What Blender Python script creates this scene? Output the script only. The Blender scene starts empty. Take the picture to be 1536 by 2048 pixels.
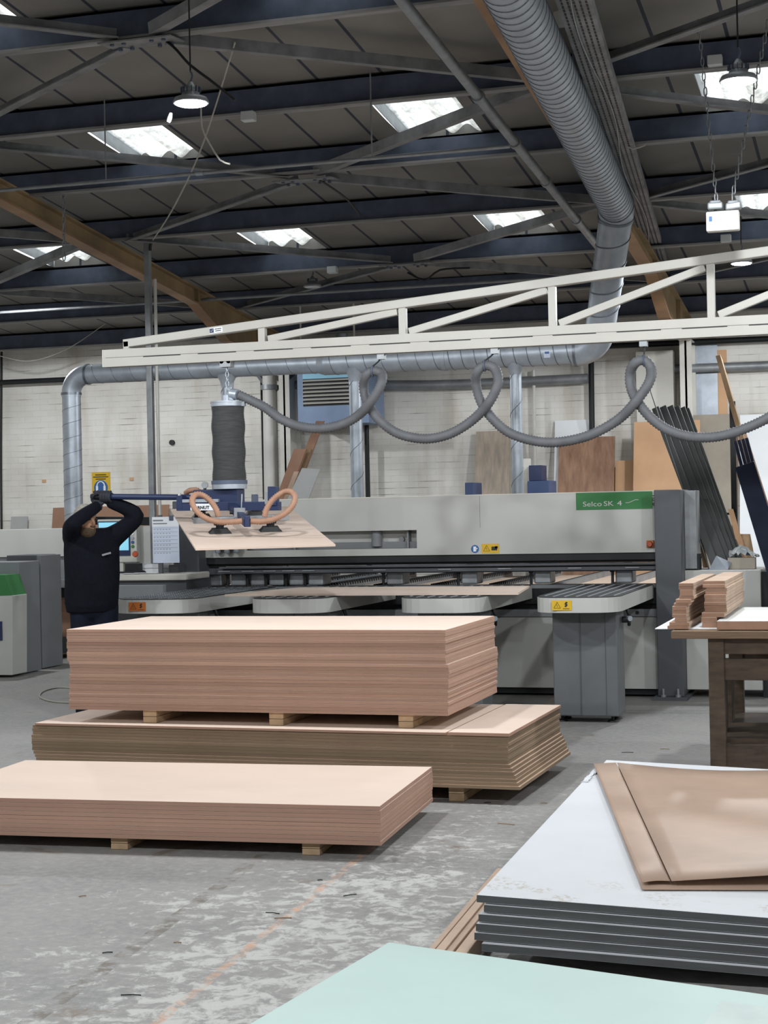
import bpy, math, random
from mathutils import Vector as V, Matrix
random.seed(11)
PI = math.pi
SC = bpy.context.scene
COL = SC.collection
R = random.uniform

# ------------------------------------------------------------------ camera
CF, CH, YAW, PITCH, ROLL = 3300.0, 1.674, .297, -.001, -.021
_f = V((-math.sin(YAW)*math.cos(PITCH), math.cos(YAW)*math.cos(PITCH), math.sin(PITCH)))
_r = V((math.cos(YAW), math.sin(YAW), 0)); _u = _r.cross(_f)
RT = _r*math.cos(ROLL)+_u*math.sin(ROLL); UP = -_r*math.sin(ROLL)+_u*math.cos(ROLL); FW = _f
EYE = V((0, 0, CH))
cd = bpy.data.cameras.new('camera'); cam = bpy.data.objects.new('camera', cd); COL.objects.link(cam)
cam.matrix_world = Matrix(((RT.x, UP.x, -FW.x, 0), (RT.y, UP.y, -FW.y, 0), (RT.z, UP.z, -FW.z, CH), (0, 0, 0, 1)))
cd.sensor_fit = 'HORIZONTAL'; cd.sensor_width = 36; cd.lens = CF/1536*36; cd.clip_end = 200; cd.clip_start = .05
SC.camera = cam
def ray(u, v): return RT*((u-768)/CF) - UP*((v-1024)/CF) + FW
def aY(u, v, Y): d = ray(u, v); return EYE + d*(Y/d.y)
def aZ(u, v, Z): d = ray(u, v); return EYE + d*((Z-CH)/d.z)
def aX(u, v, X): d = ray(u, v); return EYE + d*(X/d.x)
def aD(u, v, D): return EYE + ray(u, v)*D
def aP(u, v, p, n): d = ray(u, v); return EYE + d*((p-EYE).dot(n)/d.dot(n))

# ------------------------------------------------------------------ materials
def lin(c): return tuple(((x/255+.055)/1.055)**2.4 if x > 10 else x/255/12.92 for x in c)+(1,)
def nd(nt, t, **k):
    n = nt.nodes.new(t)
    for a, b in k.items(): setattr(n, a, b)
    return n
def mat(name, c, rough=.6, metal=0, var=.12, scale=6, bump=0, stretch=(1, 1, 1), objvar=0, c2=None, emit=0, spec=.4, thr=None):
    m = bpy.data.materials.new(name); m.use_nodes = True; nt = m.node_tree; L = nt.links
    b = nt.nodes['Principled BSDF']; b.inputs['Roughness'].default_value = rough; b.inputs['Metallic'].default_value = metal
    b.inputs['Specular IOR Level'].default_value = spec
    C = lin(c)
    if emit:
        b.inputs['Emission Color'].default_value = C; b.inputs['Emission Strength'].default_value = emit
    tc = nd(nt, 'ShaderNodeTexCoord'); mp = nd(nt, 'ShaderNodeMapping'); mp.inputs['Scale'].default_value = stretch
    L.new(tc.outputs['Object'], mp.inputs['Vector'])
    nz = nd(nt, 'ShaderNodeTexNoise'); nz.inputs['Scale'].default_value = scale; nz.inputs['Detail'].default_value = 5; nz.inputs['Roughness'].default_value = .6
    L.new(mp.outputs[0], nz.inputs['Vector'])
    cr = nd(nt, 'ShaderNodeValToRGB'); e = cr.color_ramp.elements
    d = lin(c2) if c2 else tuple(x*(1-var*1.6) for x in C[:3])+(1,)
    h = C if c2 else tuple(min(1, x*(1+var)) for x in C[:3])+(1,)
    e[0].color = d; e[1].color = h; e[0].position, e[1].position = thr if thr else (.3, .7)
    L.new(nz.outputs['Fac'], cr.inputs[0]); out = cr.outputs[0]
    if objvar:
        oi = nd(nt, 'ShaderNodeObjectInfo'); mr = nd(nt, 'ShaderNodeMapRange'); mr.inputs[3].default_value = 1-objvar; mr.inputs[4].default_value = 1+objvar*.6
        hs = nd(nt, 'ShaderNodeHueSaturation'); L.new(oi.outputs['Random'], mr.inputs[0]); L.new(mr.outputs[0], hs.inputs['Value']); L.new(out, hs.inputs['Color']); out = hs.outputs[0]
    L.new(out, b.inputs['Base Color'])
    if bump:
        bp = nd(nt, 'ShaderNodeBump'); bp.inputs['Strength'].default_value = bump; bp.inputs['Distance'].default_value = .01
        n2 = nd(nt, 'ShaderNodeTexNoise'); n2.inputs['Scale'].default_value = scale*6; L.new(mp.outputs[0], n2.inputs['Vector'])
        L.new(n2.outputs['Fac'], bp.inputs['Height']); L.new(bp.outputs[0], b.inputs['Normal'])
    return m
M = {}
def add(n, *a, **k): M[n] = mat(n, *a, **k)
add('mdf', (208, 189, 175), .75, var=.03, scale=3, stretch=(.4, 1, 1), objvar=.03)
add('mdf_edge', (172, 138, 120), .85, var=.08, scale=4, stretch=(.6, .6, 30), objvar=.14)
add('brown_mdf', (196, 168, 146), .8, var=.06, scale=3, objvar=.05)
add('brown_mdf_edge', (140, 120, 98), .85, var=.1, scale=4, stretch=(.6, .6, 30), objvar=.16)
add('bearer', (176, 150, 120), .85, var=.2, scale=9, stretch=(1, 1, 1))
add('steel_dark', (84, 93, 112), .6, .1, var=.2, scale=4)
add('lit_flange', (140, 140, 140), .7, var=.3, scale=3, stretch=(.5, 4, 1))  # purlin bottom flange, light from below put into its paler colour
add('steel_brace', (126, 127, 130), .6, .1, var=.25, scale=5)
add('rafter_tan', (160, 138, 104), .6, var=.2, scale=2, c2=(132, 114, 86), thr=(.35, .6))
add('rafter_orange', (156, 124, 94), .6, var=.2, scale=2)
add('galv', (166, 174, 184), .42, .45, var=.12, scale=7)
add('galv_seam', (120, 126, 134), .4, .8)
add('galv_dull', (150, 154, 158), .5, .5, var=.15)
add('white_paint', (205, 203, 196), .55, var=.06, scale=2)
add('cream_steel', (170, 168, 162), .45, var=.04, scale=2)
add('machine_light', (180, 181, 178), .45, var=.03, scale=1.5)
add('machine_grey', (120, 124, 128), .5, var=.04, scale=2)
add('pedestal_grey', (98, 102, 105), .5, var=.04)
add('machine_dark', (80, 83, 88), .5, var=.06, scale=2)
add('black', (26, 28, 31), .55, var=.1)
add('rubber', (48, 49, 50), .7, var=.15, scale=20)
add('bellows', (60, 61, 62), .75, var=.2, scale=9, stretch=(1, 1, 8))
add('hose_grey', (92, 94, 98), .6, var=.1, scale=12)
add('hose_orange', (164, 126, 104), .6, var=.1, scale=12)
add('navy', (36, 48, 82), .45, var=.08)
add('blue', (62, 80, 118), .5, var=.06)
add('heater_blue', (124, 144, 174), .45, var=.05)
add('heater_lit', (150, 205, 232), .45, var=.03)  # heater top, paler blue standing in for the light falling on it
add('green', (52, 118, 66), .5, var=.03)
add('lettering', (200, 196, 198), .5, var=.02)
add('ink', (40, 40, 42), .6, var=.05)
add('yellow', (206, 168, 40), .5, var=.05)
add('orange_label', (178, 102, 48), .5, var=.05)
add('sign_blue', (46, 92, 150), .45, var=.03)
add('paper', (222, 226, 232), .7, var=.02)
add('paper_blue', (198, 208, 226), .7, var=.03)
add('red_button', (170, 80, 50), .45, var=.05)
add('wood_bench', (84, 71, 60), .8, var=.25, scale=6, stretch=(1, 1, 4))
add('ply_edge', (116, 96, 78), .85, var=.25, scale=6, stretch=(1, 1, 40))
add('bench_sheet', (196, 198, 196), .5, var=.1, scale=3)
add('strip_wood', (186, 162, 143), .8, var=.08, scale=4, objvar=.1)
add('strip_end', (152, 118, 98), .85, var=.1, scale=8, objvar=.1)
add('plaster_white', (198, 201, 205), .7, var=.03, scale=2)
add('plaster_edge', (76, 78, 79), .8, var=.12, scale=6, stretch=(1, 1, 10))
add('mint', (180, 202, 197), .55, var=.04, scale=1.3)
add('hardboard', (176, 150, 132), .5, var=.1, scale=1.6, c2=(156, 134, 118))
add('hardboard_under', (60, 48, 40), .8)
add('board_tan', (204, 164, 128), .75, var=.05, scale=3)
add('board_grain', (172, 136, 112), .6, scale=3, stretch=(6, 6, .5), c2=(134, 102, 82))
add('board_greyoak', (184, 168, 152), .65, scale=4, stretch=(6, 6, .6), c2=(150, 142, 132))
add('board_grey', (160, 152, 140), .7, var=.05)
add('board_lightgrey', (168, 170, 170), .7, var=.04)
add('board_white', (232, 236, 240), .5, var=.02)
add('board_brown', (150, 116, 96), .75, var=.06)
add('strip_dark', (78, 80, 80), .5, var=.1, scale=5, objvar=.25)
add('strip_navy', (32, 38, 56), .35, var=.15, objvar=.2)
add('tan_plank', (146, 120, 92), .75, var=.15, stretch=(4, 4, .6))
add('sweater', (15, 18, 27), .9, var=.2, scale=40, bump=.3, spec=.15)
add('trouser', (22, 27, 40), .9, var=.2, scale=20, spec=.15)
add('glove', (40, 42, 52), .8, var=.2, scale=40)
add('skin', (150, 112, 88), .55, var=.06, scale=12)
add('hair', (150, 146, 138), .8, var=.25, scale=60, stretch=(1, 1, 3))
add('beard', (80, 64, 48), .85, var=.3, scale=70)
add('eye', (30, 24, 22), .2)
add('screen', (140, 208, 232), .3, var=.02, emit=.55)
add('monitor_case', (190, 190, 184), .5, var=.04)
add('plastic', (170, 176, 178), .25, var=.2)
add('pvc', (206, 205, 200), .5, var=.04)
add('clear_cover', (190, 194, 196), .3, var=.05)
add('lamp_glass', (255, 255, 255), .4, emit=1)
add('cable_white', (170, 168, 160), .6)
add('badge', (128, 126, 132), .6)
add('dusty_mint', (186, 200, 196), .6, var=.06)
add('dust_wood', (214, 192, 172), .85, var=.08, scale=6)
M['lamp_glass'].node_tree.nodes['Principled BSDF'].inputs['Emission Color'].default_value = (.93, .97, 1, 1)
LAMP = 60.0
M['lamp_glass'].node_tree.nodes['Principled BSDF'].inputs['Emission Strength'].default_value = LAMP
add('lamp_off', (200, 205, 210), .3)

def floor_mat():
    m = bpy.data.materials.new('worn_concrete'); m.use_nodes = True; nt = m.node_tree; L = nt.links; b = nt.nodes['Principled BSDF']
    tc = nd(nt, 'ShaderNodeTexCoord')
    def noise(s, det=6, rough=.62, dist=0, st=(1, 1, 1)):
        mp = nd(nt, 'ShaderNodeMapping'); mp.inputs['Scale'].default_value = st; L.new(tc.outputs['Object'], mp.inputs[0])
        n = nd(nt, 'ShaderNodeTexNoise'); n.inputs['Scale'].default_value = s; n.inputs['Detail'].default_value = det; n.inputs['Roughness'].default_value = rough; n.inputs['Distortion'].default_value = dist
        L.new(mp.outputs[0], n.inputs['Vector']); return n.outputs['Fac']
    def ramp(f, a, bb, ca=(0, 0, 0, 1), cb=(1, 1, 1, 1)):
        r = nd(nt, 'ShaderNodeValToRGB'); e = r.color_ramp.elements; e[0].position = a; e[1].position = bb; e[0].color = ca; e[1].color = cb; L.new(f, r.inputs[0]); return r.outputs[0]
    def mix(f, a, c):
        x = nd(nt, 'ShaderNodeMix', data_type='RGBA'); L.new(f, x.inputs[0])
        for s, q in ((6, a), (7, c)):
            if isinstance(q, tuple): x.inputs[s].default_value = q
            else: L.new(q, x.inputs[s])
        return x.outputs[2]
    def math_(op, a, bb=None):
        x = nd(nt, 'ShaderNodeMath', operation=op)
        for i, q in enumerate((a, bb)):
            if q is None: continue
            if isinstance(q, (int, float)): x.inputs[i].default_value = q
            else: L.new(q, x.inputs[i])
        return x.outputs[0]
    base = ramp(noise(1.1, 8), .3, .72, lin((112, 112, 112)), lin((142, 141, 138)))
    base = mix(ramp(noise(22, 6, .7), .42, .75), base, lin((150, 148, 144)))
    # pale worn skim, broken up, denser in a broad patch of the aisle
    sep = nd(nt, 'ShaderNodeSeparateXYZ'); L.new(tc.outputs['Object'], sep.inputs[0])
    dx = math_('ABSOLUTE', math_('ADD', sep.outputs[0], 2.15)); band = math_('SUBTRACT', .62, math_('MULTIPLY', dx, .42))
    yl = math_('MULTIPLY', math_('MAXIMUM', math_('SUBTRACT', sep.outputs[1], 6.6), 0), .16)
    dens = math_('SUBTRACT', math_('MAXIMUM', band, .0), yl)
    speck = math_('ADD', math_('ADD', noise(11, 9, .75, .5), math_('MULTIPLY', noise(2.2, 3), .35)), math_('MULTIPLY', dens, .3))
    base = mix(ramp(speck, .80, .90), base, lin((178, 178, 175)))
    base = mix(ramp(noise(1.7, 7, .7, .6), .62, .68), base, lin((118, 108, 98)))
    # dirty crack line and faded orange guide line
    def line(p, q, w, nscale, c0, c1, colr, src):
        d = (q-p); d.z = 0; d.normalize(); n = V((-d.y, d.x, 0)); c = n.dot(p)
        s = math_('ADD', math_('MULTIPLY', sep.outputs[0], n.x), math_('MULTIPLY', sep.outputs[1], n.y))
        wob = math_('MULTIPLY', math_('SUBTRACT', noise(3, 4), .5), .12 if w > .08 else .03)
        s = math_('ABSOLUTE', math_('ADD', math_('SUBTRACT', s, c), wob))
        f = math_('MULTIPLY', math_('LESS_THAN', s, w), ramp(noise(nscale, 6, .7), c0, c1))
        return mix(f, src, colr)
    base = line(aZ(120, 2000, 0), aZ(400, 1800, 0), .035, 9, .45, .6, lin((104, 98, 90)), base)
    base = line(aZ(345, 2020, 0), aZ(690, 1738, 0), .02, 14, .42, .68, lin((188, 148, 122)), base)
    L.new(base, b.inputs['Base Color']); b.inputs['Roughness'].default_value = .62
    bp = nd(nt, 'ShaderNodeBump'); bp.inputs['Strength'].default_value = .25; bp.inputs['Distance'].default_value = .01; L.new(noise(30), bp.inputs['Height']); L.new(bp.outputs[0], b.inputs['Normal'])
    return m
def brick_mat():
    m = bpy.data.materials.new('painted_brick'); m.use_nodes = True; nt = m.node_tree; L = nt.links; b = nt.nodes['Principled BSDF']
    tc = nd(nt, 'ShaderNodeTexCoord'); sp = nd(nt, 'ShaderNodeSeparateXYZ'); cb = nd(nt, 'ShaderNodeCombineXYZ'); L.new(tc.outputs['Object'], sp.inputs[0])
    ad = nd(nt, 'ShaderNodeMath', operation='ADD'); L.new(sp.outputs[0], ad.inputs[0]); L.new(sp.outputs[1], ad.inputs[1]); L.new(ad.outputs[0], cb.inputs[0]); L.new(sp.outputs[2], cb.inputs[1])
    br = nd(nt, 'ShaderNodeTexBrick'); L.new(cb.outputs[0], br.inputs['Vector'])
    for k, v in (('Scale', 1.0), ('Mortar Size', .005), ('Mortar Smooth', .8), ('Brick Width', .235), ('Row Height', .078), ('Bias', 0)): br.inputs[k].default_value = v
    br.inputs['Color1'].default_value = lin((226, 224, 219)); br.inputs['Color2'].default_value = lin((222, 220, 215)); br.inputs['Mortar'].default_value = lin((214, 212, 206))
    def nz_(sc, det, st, p0, p1, c0, c1):
        mp = nd(nt, 'ShaderNodeMapping'); mp.inputs['Scale'].default_value = st; L.new(cb.outputs[0], mp.inputs[0]); n = nd(nt, 'ShaderNodeTexNoise'); n.inputs['Scale'].default_value = sc; n.inputs['Detail'].default_value = det; L.new(mp.outputs[0], n.inputs['Vector'])
        r = nd(nt, 'ShaderNodeValToRGB'); e = r.color_ramp.elements; e[0].position = p0; e[1].position = p1; e[0].color = c0; e[1].color = c1; L.new(n.outputs['Fac'], r.inputs[0]); return r.outputs[0]
    def mul(a_, b_):
        x = nd(nt, 'ShaderNodeMix', data_type='RGBA', blend_type='MULTIPLY'); x.inputs[0].default_value = 1; L.new(a_, x.inputs[6]); L.new(b_, x.inputs[7]); return x.outputs[2]
    c_ = mul(br.outputs['Color'], nz_(1.6, 7, (1, 1, 1), .3, .6, (.84, .83, .81, 1), (1, 1, 1, 1)))
    c_ = mul(c_, nz_(1.3, 4, (2.2, .22, 1), .3, .46, (.8, .77, .72, 1), (1, 1, 1, 1)))
    # scattered open bed joints
    pp = nd(nt, 'ShaderNodeMath', operation='PINGPONG'); L.new(sp.outputs[2], pp.inputs[0]); pp.inputs[1].default_value = .039
    lt = nd(nt, 'ShaderNodeMath', operation='LESS_THAN'); L.new(pp.outputs[0], lt.inputs[0]); lt.inputs[1].default_value = .0035
    ml = nd(nt, 'ShaderNodeMath', operation='MULTIPLY'); L.new(nz_(2.2, 4, (.9, 6, 1), .53, .66, (0, 0, 0, 1), (1, 1, 1, 1)), ml.inputs[0]); L.new(lt.outputs[0], ml.inputs[1])
    m3 = nd(nt, 'ShaderNodeMix', data_type='RGBA'); L.new(ml.outputs[0], m3.inputs[0]); L.new(c_, m3.inputs[6]); m3.inputs[7].default_value = lin((124, 119, 112))
    L.new(m3.outputs[2], b.inputs['Base Color']); b.inputs['Roughness'].default_value = .7
    bp = nd(nt, 'ShaderNodeBump'); bp.inputs['Strength'].default_value = .22; bp.inputs['Distance'].default_value = .006; bp.invert = True; L.new(br.outputs['Fac'], bp.inputs['Height']); L.new(bp.outputs[0], b.inputs['Normal'])
    return m
def ceil_mat():
    m = bpy.data.materials.new('lining_board'); m.use_nodes = True; nt = m.node_tree; L = nt.links; b = nt.nodes['Principled BSDF']
    tc = nd(nt, 'ShaderNodeTexCoord'); sp = nd(nt, 'ShaderNodeSeparateXYZ'); L.new(tc.outputs['Object'], sp.inputs[0])
    md = nd(nt, 'ShaderNodeMath', operation='PINGPONG'); L.new(sp.outputs[0], md.inputs[0]); md.inputs[1].default_value = .25
    lt = nd(nt, 'ShaderNodeMath', operation='LESS_THAN'); L.new(md.outputs[0], lt.inputs[0]); lt.inputs[1].default_value = .013
    nz = nd(nt, 'ShaderNodeTexNoise'); nz.inputs['Scale'].default_value = 1.2; nz.inputs['Detail'].default_value = 5; L.new(tc.outputs['Object'], nz.inputs['Vector'])
    rp = nd(nt, 'ShaderNodeValToRGB'); rp.color_ramp.elements[0].position = .3; rp.color_ramp.elements[1].position = .7; rp.color_ramp.elements[0].color = lin((120, 118, 114)); rp.color_ramp.elements[1].color = lin((142, 140, 136)); L.new(nz.outputs['Fac'], rp.inputs[0])
    mx = nd(nt, 'ShaderNodeMix', data_type='RGBA'); L.new(lt.outputs[0], mx.inputs[0]); L.new(rp.outputs[0], mx.inputs[6]); mx.inputs[7].default_value = lin((58, 62, 74))
    L.new(mx.outputs[2], b.inputs['Base Color']); b.inputs['Roughness'].default_value = .8
    return m
def sky_mat():
    m = bpy.data.materials.new('translucent_sheet'); m.use_nodes = True; nt = m.node_tree; L = nt.links; nt.nodes.remove(nt.nodes['Principled BSDF'])
    o = nt.nodes['Material Output']; tr = nd(nt, 'ShaderNodeBsdfTranslucent'); tc = nd(nt, 'ShaderNodeTexCoord')
    mp = nd(nt, 'ShaderNodeMapping'); mp.inputs['Scale'].default_value = (1, .6, 1); L.new(tc.outputs['Object'], mp.inputs[0])
    nz = nd(nt, 'ShaderNodeTexNoise'); nz.inputs['Scale'].default_value = 14; nz.inputs['Detail'].default_value = 6; nz.inputs['Roughness'].default_value = .7; L.new(mp.outputs[0], nz.inputs['Vector'])
    rp = nd(nt, 'ShaderNodeValToRGB'); rp.color_ramp.elements[0].position = .36; rp.color_ramp.elements[1].position = .6
    rp.color_ramp.elements[0].color = (.46, .47, .46, 1); rp.color_ramp.elements[1].color = (.88, .92, .92, 1); L.new(nz.outputs['Fac'], rp.inputs[0]); 
    m2 = nd(nt, 'ShaderNodeMapping'); m2.inputs['Scale'].default_value = (9, .25, 1); L.new(tc.outputs['Object'], m2.inputs[0]); n2 = nd(nt, 'ShaderNodeTexNoise'); n2.inputs['Scale'].default_value = 1; n2.inputs['Detail'].default_value = 2; L.new(m2.outputs[0], n2.inputs['Vector'])
    r2 = nd(nt, 'ShaderNodeValToRGB'); r2.color_ramp.elements[0].position = .42; r2.color_ramp.elements[1].position = .56; r2.color_ramp.elements[0].color = (.62, .6, .57, 1); L.new(n2.outputs['Fac'], r2.inputs[0])
    mm = nd(nt, 'ShaderNodeMix', data_type='RGBA', blend_type='MULTIPLY'); mm.inputs[0].default_value = 1; L.new(rp.outputs[0], mm.inputs[6]); L.new(r2.outputs[0], mm.inputs[7])
    L.new(mm.outputs[2], tr.inputs[0]); L.new(tr.outputs[0], o.inputs[0])
    return m
M['floor'] = floor_mat(); M['brick'] = brick_mat(); M['ceil'] = ceil_mat(); M['sky'] = sky_mat()

# ------------------------------------------------------------------ mesh builder
ROOT = {}
class MB:
    def __init__(s): s.v = []; s.f = []; s.m = []; s.sm = []
    def add(s, vs, fs, mi=0, smooth=False):
        n = len(s.v); s.v += [V(p) for p in vs]
        for i, f in enumerate(fs): s.f.append([n+j for j in f]); s.m.append(mi[i] if isinstance(mi, (list, tuple)) else mi); s.sm.append(smooth)
        return s
    def obox(s, c, ux, uy, uz, hx, hy, hz, mi=0):
        c = V(c); vs = [c+ux*(hx*a)+uy*(hy*b)+uz*(hz*d) for a in (-1, 1) for b in (-1, 1) for d in (-1, 1)]
        return s.add(vs, [(0, 1, 3, 2), (4, 6, 7, 5), (0, 4, 5, 1), (2, 3, 7, 6), (0, 2, 6, 4), (1, 5, 7, 3)], mi)
    def box(s, x0, x1, y0, y1, z0, z1, mi=0):
        return s.obox(((x0+x1)/2, (y0+y1)/2, (z0+z1)/2), V((1, 0, 0)), V((0, 1, 0)), V((0, 0, 1)), abs(x1-x0)/2, abs(y1-y0)/2, abs(z1-z0)/2, mi)
    def bar(s, p, q, w, h, up=V((0, 0, 1)), mi=0):
        p = V(p); q = V(q); d = (q-p); l = d.length; d /= l; side = d.cross(up).normalized(); u = side.cross(d).normalized()
        return s.obox((p+q)/2, d, side, u, l/2, w/2, h/2, mi)
    def tube(s, pts, r, n=12, caps=True, mi=0, flat=1.0):
        pts = [V(p) for p in pts]; k = len(pts); rr = r if isinstance(r, (list, tuple)) else [r]*k
        T = []
        for i in range(k):
            a = pts[max(0, i-1)]; b = pts[min(k-1, i+1)]; t = (b-a); T.append(t.normalized() if t.length > 1e-9 else V((0, 0, 1)))
        ref = V((0, 0, 1)) if abs(T[0].z) < .9 else V((1, 0, 0)); N = (ref-T[0]*ref.dot(T[0])).normalized(); vs = []
        for i in range(k):
            N = (N-T[i]*N.dot(T[i])); N = N.normalized() if N.length > 1e-9 else V((1, 0, 0)); B = T[i].cross(N)
            for j in range(n):
                a = 2*PI*j/n; vs.append(pts[i]+(N*math.cos(a)+B*math.sin(a)*flat)*rr[i])
        fs = [(i*n+j, i*n+(j+1) % n, (i+1)*n+(j+1) % n, (i+1)*n+j) for i in range(k-1) for j in range(n)]
        s.add(vs, fs, mi, True)
        if caps: s.add(vs[:n], [tuple(range(n))[::-1]], mi); s.add(vs[-n:], [tuple(range(n))], mi)
        return s
    def cyl(s, p, q, r, r2=None, n=20, mi=0): return s.tube([p, q], [r, r if r2 is None else r2], n, True, mi)
    def loft(s, rings, mi=0):   # rings: (center, ax, ay) with vectors
        n = 20; vs = []
        for c, ax, ay in rings:
            for j in range(n):
                a = 2*PI*j/n; vs.append(V(c)+ax*math.cos(a)+ay*math.sin(a))
        k = len(rings); fs = [(i*n+j, i*n+(j+1) % n, (i+1)*n+(j+1) % n, (i+1)*n+j) for i in range(k-1) for j in range(n)]
        s.add(vs, fs+[tuple(range(n))[::-1], tuple((k-1)*n+j for j in range(n))], mi, True); return s
    def ell(s, c, ax, ay, az, n=16, k=10, mi=0, t0=0, t1=PI):
        c = V(c); vs = []
        for i in range(k+1):
            t = t0+(t1-t0)*i/k
            for j in range(n):
                a = 2*PI*j/n; vs.append(c+az*math.cos(t)+(ax*math.cos(a)+ay*math.sin(a))*math.sin(t))
        fs = [(i*n+j, (i+1)*n+j, (i+1)*n+(j+1) % n, i*n+(j+1) % n) for i in range(k) for j in range(n)]
        return s.add(vs, fs, mi, True)
    def prism(s, poly, ext, mi=0, smooth=False):
        poly = [V(p) for p in poly]; e = V(ext); n = len(poly)
        s.add(poly+[p+e for p in poly], [tuple(range(n))[::-1], tuple(range(n, 2*n))], mi)
        return s.add(poly+[p+e for p in poly], [(i, (i+1) % n, n+(i+1) % n, n+i) for i in range(n)], mi, smooth)
    def disc(s, c, nrm, r, th, n=24, mi=0): c = V(c); return s.cyl(c, c+V(nrm).normalized()*th, r, n=n, mi=mi)
    def build(s, name, mats, parent=None, bevel=0, seg=2, origin=None, remesh=0, smooth_it=0, solid=0, sub=0):
        if not isinstance(mats, (list, tuple)): mats = [mats]
        if parent is not None: o0 = V(ROOT[parent.name])
        elif origin is not None: o0 = V(origin)
        else:
            xs = [p.x for p in s.v]; ys = [p.y for p in s.v]; zs = [p.z for p in s.v]; o0 = V(((min(xs)+max(xs))/2, (min(ys)+max(ys))/2, min(zs)))
        me = bpy.data.meshes.new(name); me.from_pydata([tuple(p-o0) for p in s.v], [], s.f)
        for m in mats: me.materials.append(M[m])
        me.polygons.foreach_set('material_index', s.m); me.polygons.foreach_set('use_smooth', s.sm); me.update(); me.validate()
        o = bpy.data.objects.new(name, me); COL.objects.link(o)
        if parent is not None: o.parent = parent; ROOT[o.name] = o0
        else: o.location = o0; ROOT[o.name] = o0
        if remesh:
            m_ = o.modifiers.new('Remesh', 'REMESH'); m_.mode = 'VOXEL'; m_.voxel_size = remesh; m_.use_smooth_shade = True
        if smooth_it:
            m_ = o.modifiers.new('Smooth', 'SMOOTH'); m_.factor = .5; m_.iterations = smooth_it
        if sub: m_ = o.modifiers.new('Sub', 'SUBSURF'); m_.levels = m_.render_levels = sub
        if solid: m_ = o.modifiers.new('Solid', 'SOLIDIFY'); m_.thickness = solid; m_.offset = -1
        if bevel: m_ = o.modifiers.new('Bevel', 'BEVEL'); m_.width = bevel; m_.segments = seg; m_.limit_method = 'ANGLE'
        return o
def tag(o, label=None, cat=None, group=None, kind=None):
    if label: o['label'] = label
    if cat: o['category'] = cat
    if group: o['group'] = group
    if kind: o['kind'] = kind
    return o
def thing(name, loc, label, cat, group=None, kind=None):
    o = bpy.data.objects.new(name, None); COL.objects.link(o); o.location = V(loc); o.empty_display_size = .1; ROOT[o.name] = V(loc)
    return tag(o, label, cat, group, kind)
KIDS = lambda o: [c for c in bpy.data.objects if c.parent == o]
def copy_tree(o, loc=None, label=None, parent=None, rotz=0):
    c = o.copy(); COL.objects.link(c)
    if parent is not None: c.parent = parent
    if loc is not None: c.location = V(loc); ROOT[c.name] = V(loc)
    if rotz: c.rotation_euler.z = rotz
    if label: c['label'] = label
    for k in KIDS(o): copy_tree(k, parent=c)
    return c
def text(name, body, size, loc, xd, ud, m, parent, depth=.0015, sx=1.0, align='LEFT', off=0, fit=0):
    cu = bpy.data.curves.new(name, 'FONT'); cu.body = body; cu.size = size; cu.extrude = depth; cu.align_x = align; cu.offset = off
    t = bpy.data.objects.new('tmp', cu); COL.objects.link(t); dg = bpy.context.evaluated_depsgraph_get(); dg.update()
    me = bpy.data.meshes.new_from_object(t.evaluated_get(dg)); bpy.data.objects.remove(t); bpy.data.curves.remove(cu)
    xd = V(xd).normalized(); ud = V(ud).normalized(); nd_ = xd.cross(ud); o0 = ROOT[parent.name]
    if fit: sx = fit/max(1e-6, max(v.co.x for v in me.vertices))
    for v in me.vertices: v.co = V(loc)+xd*(v.co.x*sx)+ud*v.co.y+nd_*v.co.z-o0
    me.materials.clear(); me.materials.append(M[m])
    o = bpy.data.objects.new(name, me); COL.objects.link(o); o.parent = parent; ROOT[o.name] = o0; return o
def crom(P, step):
    P = [V(p) for p in P]; out = []
    for i in range(len(P)-1):
        a = P[max(0, i-1)]; b = P[i]; c = P[i+1]; d = P[min(len(P)-1, i+2)]; n = max(2, int((c-b).length/step))
        for k in range(n):
            t = k/n; out.append(.5*((2*b)+(c-a)*t+(2*a-5*b+4*c-d)*t*t+(3*b-a-3*c+d)*t**3))
    return out+[P[-1]]
X, Y_, Z = V((1, 0, 0)), V((0, 1, 0)), V((0, 0, 1))
ORD = 'first second third fourth fifth sixth seventh eighth ninth tenth eleventh twelfth thirteenth fourteenth fifteenth sixteenth seventeenth eighteenth nineteenth twentieth twenty-first twenty-second twenty-third twenty-fourth twenty-fifth twenty-sixth twenty-seventh'.split()

# ------------------------------------------------------------------ setting
def roofz(y): return 4.05+(20-y)*.1
XL, XR, YF, YB = -12.5, 5.0, -7.0, 20.0
tag(MB().box(XL, XR, YF, YB, -.2, 0).build('floor', 'floor', origin=(0, 0, 0)), 'worn grey concrete workshop floor', 'floor', kind='structure')
tag(MB().box(XL, XR, YB, YB+.25, 0, 4.1).build('wall_back', 'brick', origin=(0, 0, 0)), 'white painted brick back wall', 'wall', kind='structure')
for n, x0, x1 in (('wall_left', XL-.2, XL), ('wall_right', XR, XR+.2)):
    tag(MB().box(x0, x1, YF, YB, 0, 6.9).build(n, 'brick', origin=(0, 0, 0)), 'white painted brick side wall', 'wall', kind='structure')
tag(MB().box(XL, XR, YF-.2, YF, 0, 6.9).build('wall_front', 'brick', origin=(0, 0, 0)), 'white painted brick front wall', 'wall', kind='structure')
SKX = [(-8.72, -8.08), (-6.2, -5.55), (-3.76, -3.1), (-1.3, -.62), (1.15, 1.8)]
SKY = [(8.5, 10.2), (11.72, 13.22), (14.85, 16.3)]
PUR = [2.3, 3.85, 5.4, 6.95, 8.45, 10.0, 11.6, 13.08, 14.66, 16.3, 17.85, 19.4]
mb = MB()
ys = sorted(set([YF, -4, -2, 0]+[p for p in PUR]+[v for s in SKY for v in s]+[YB]))
YS = []
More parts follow.
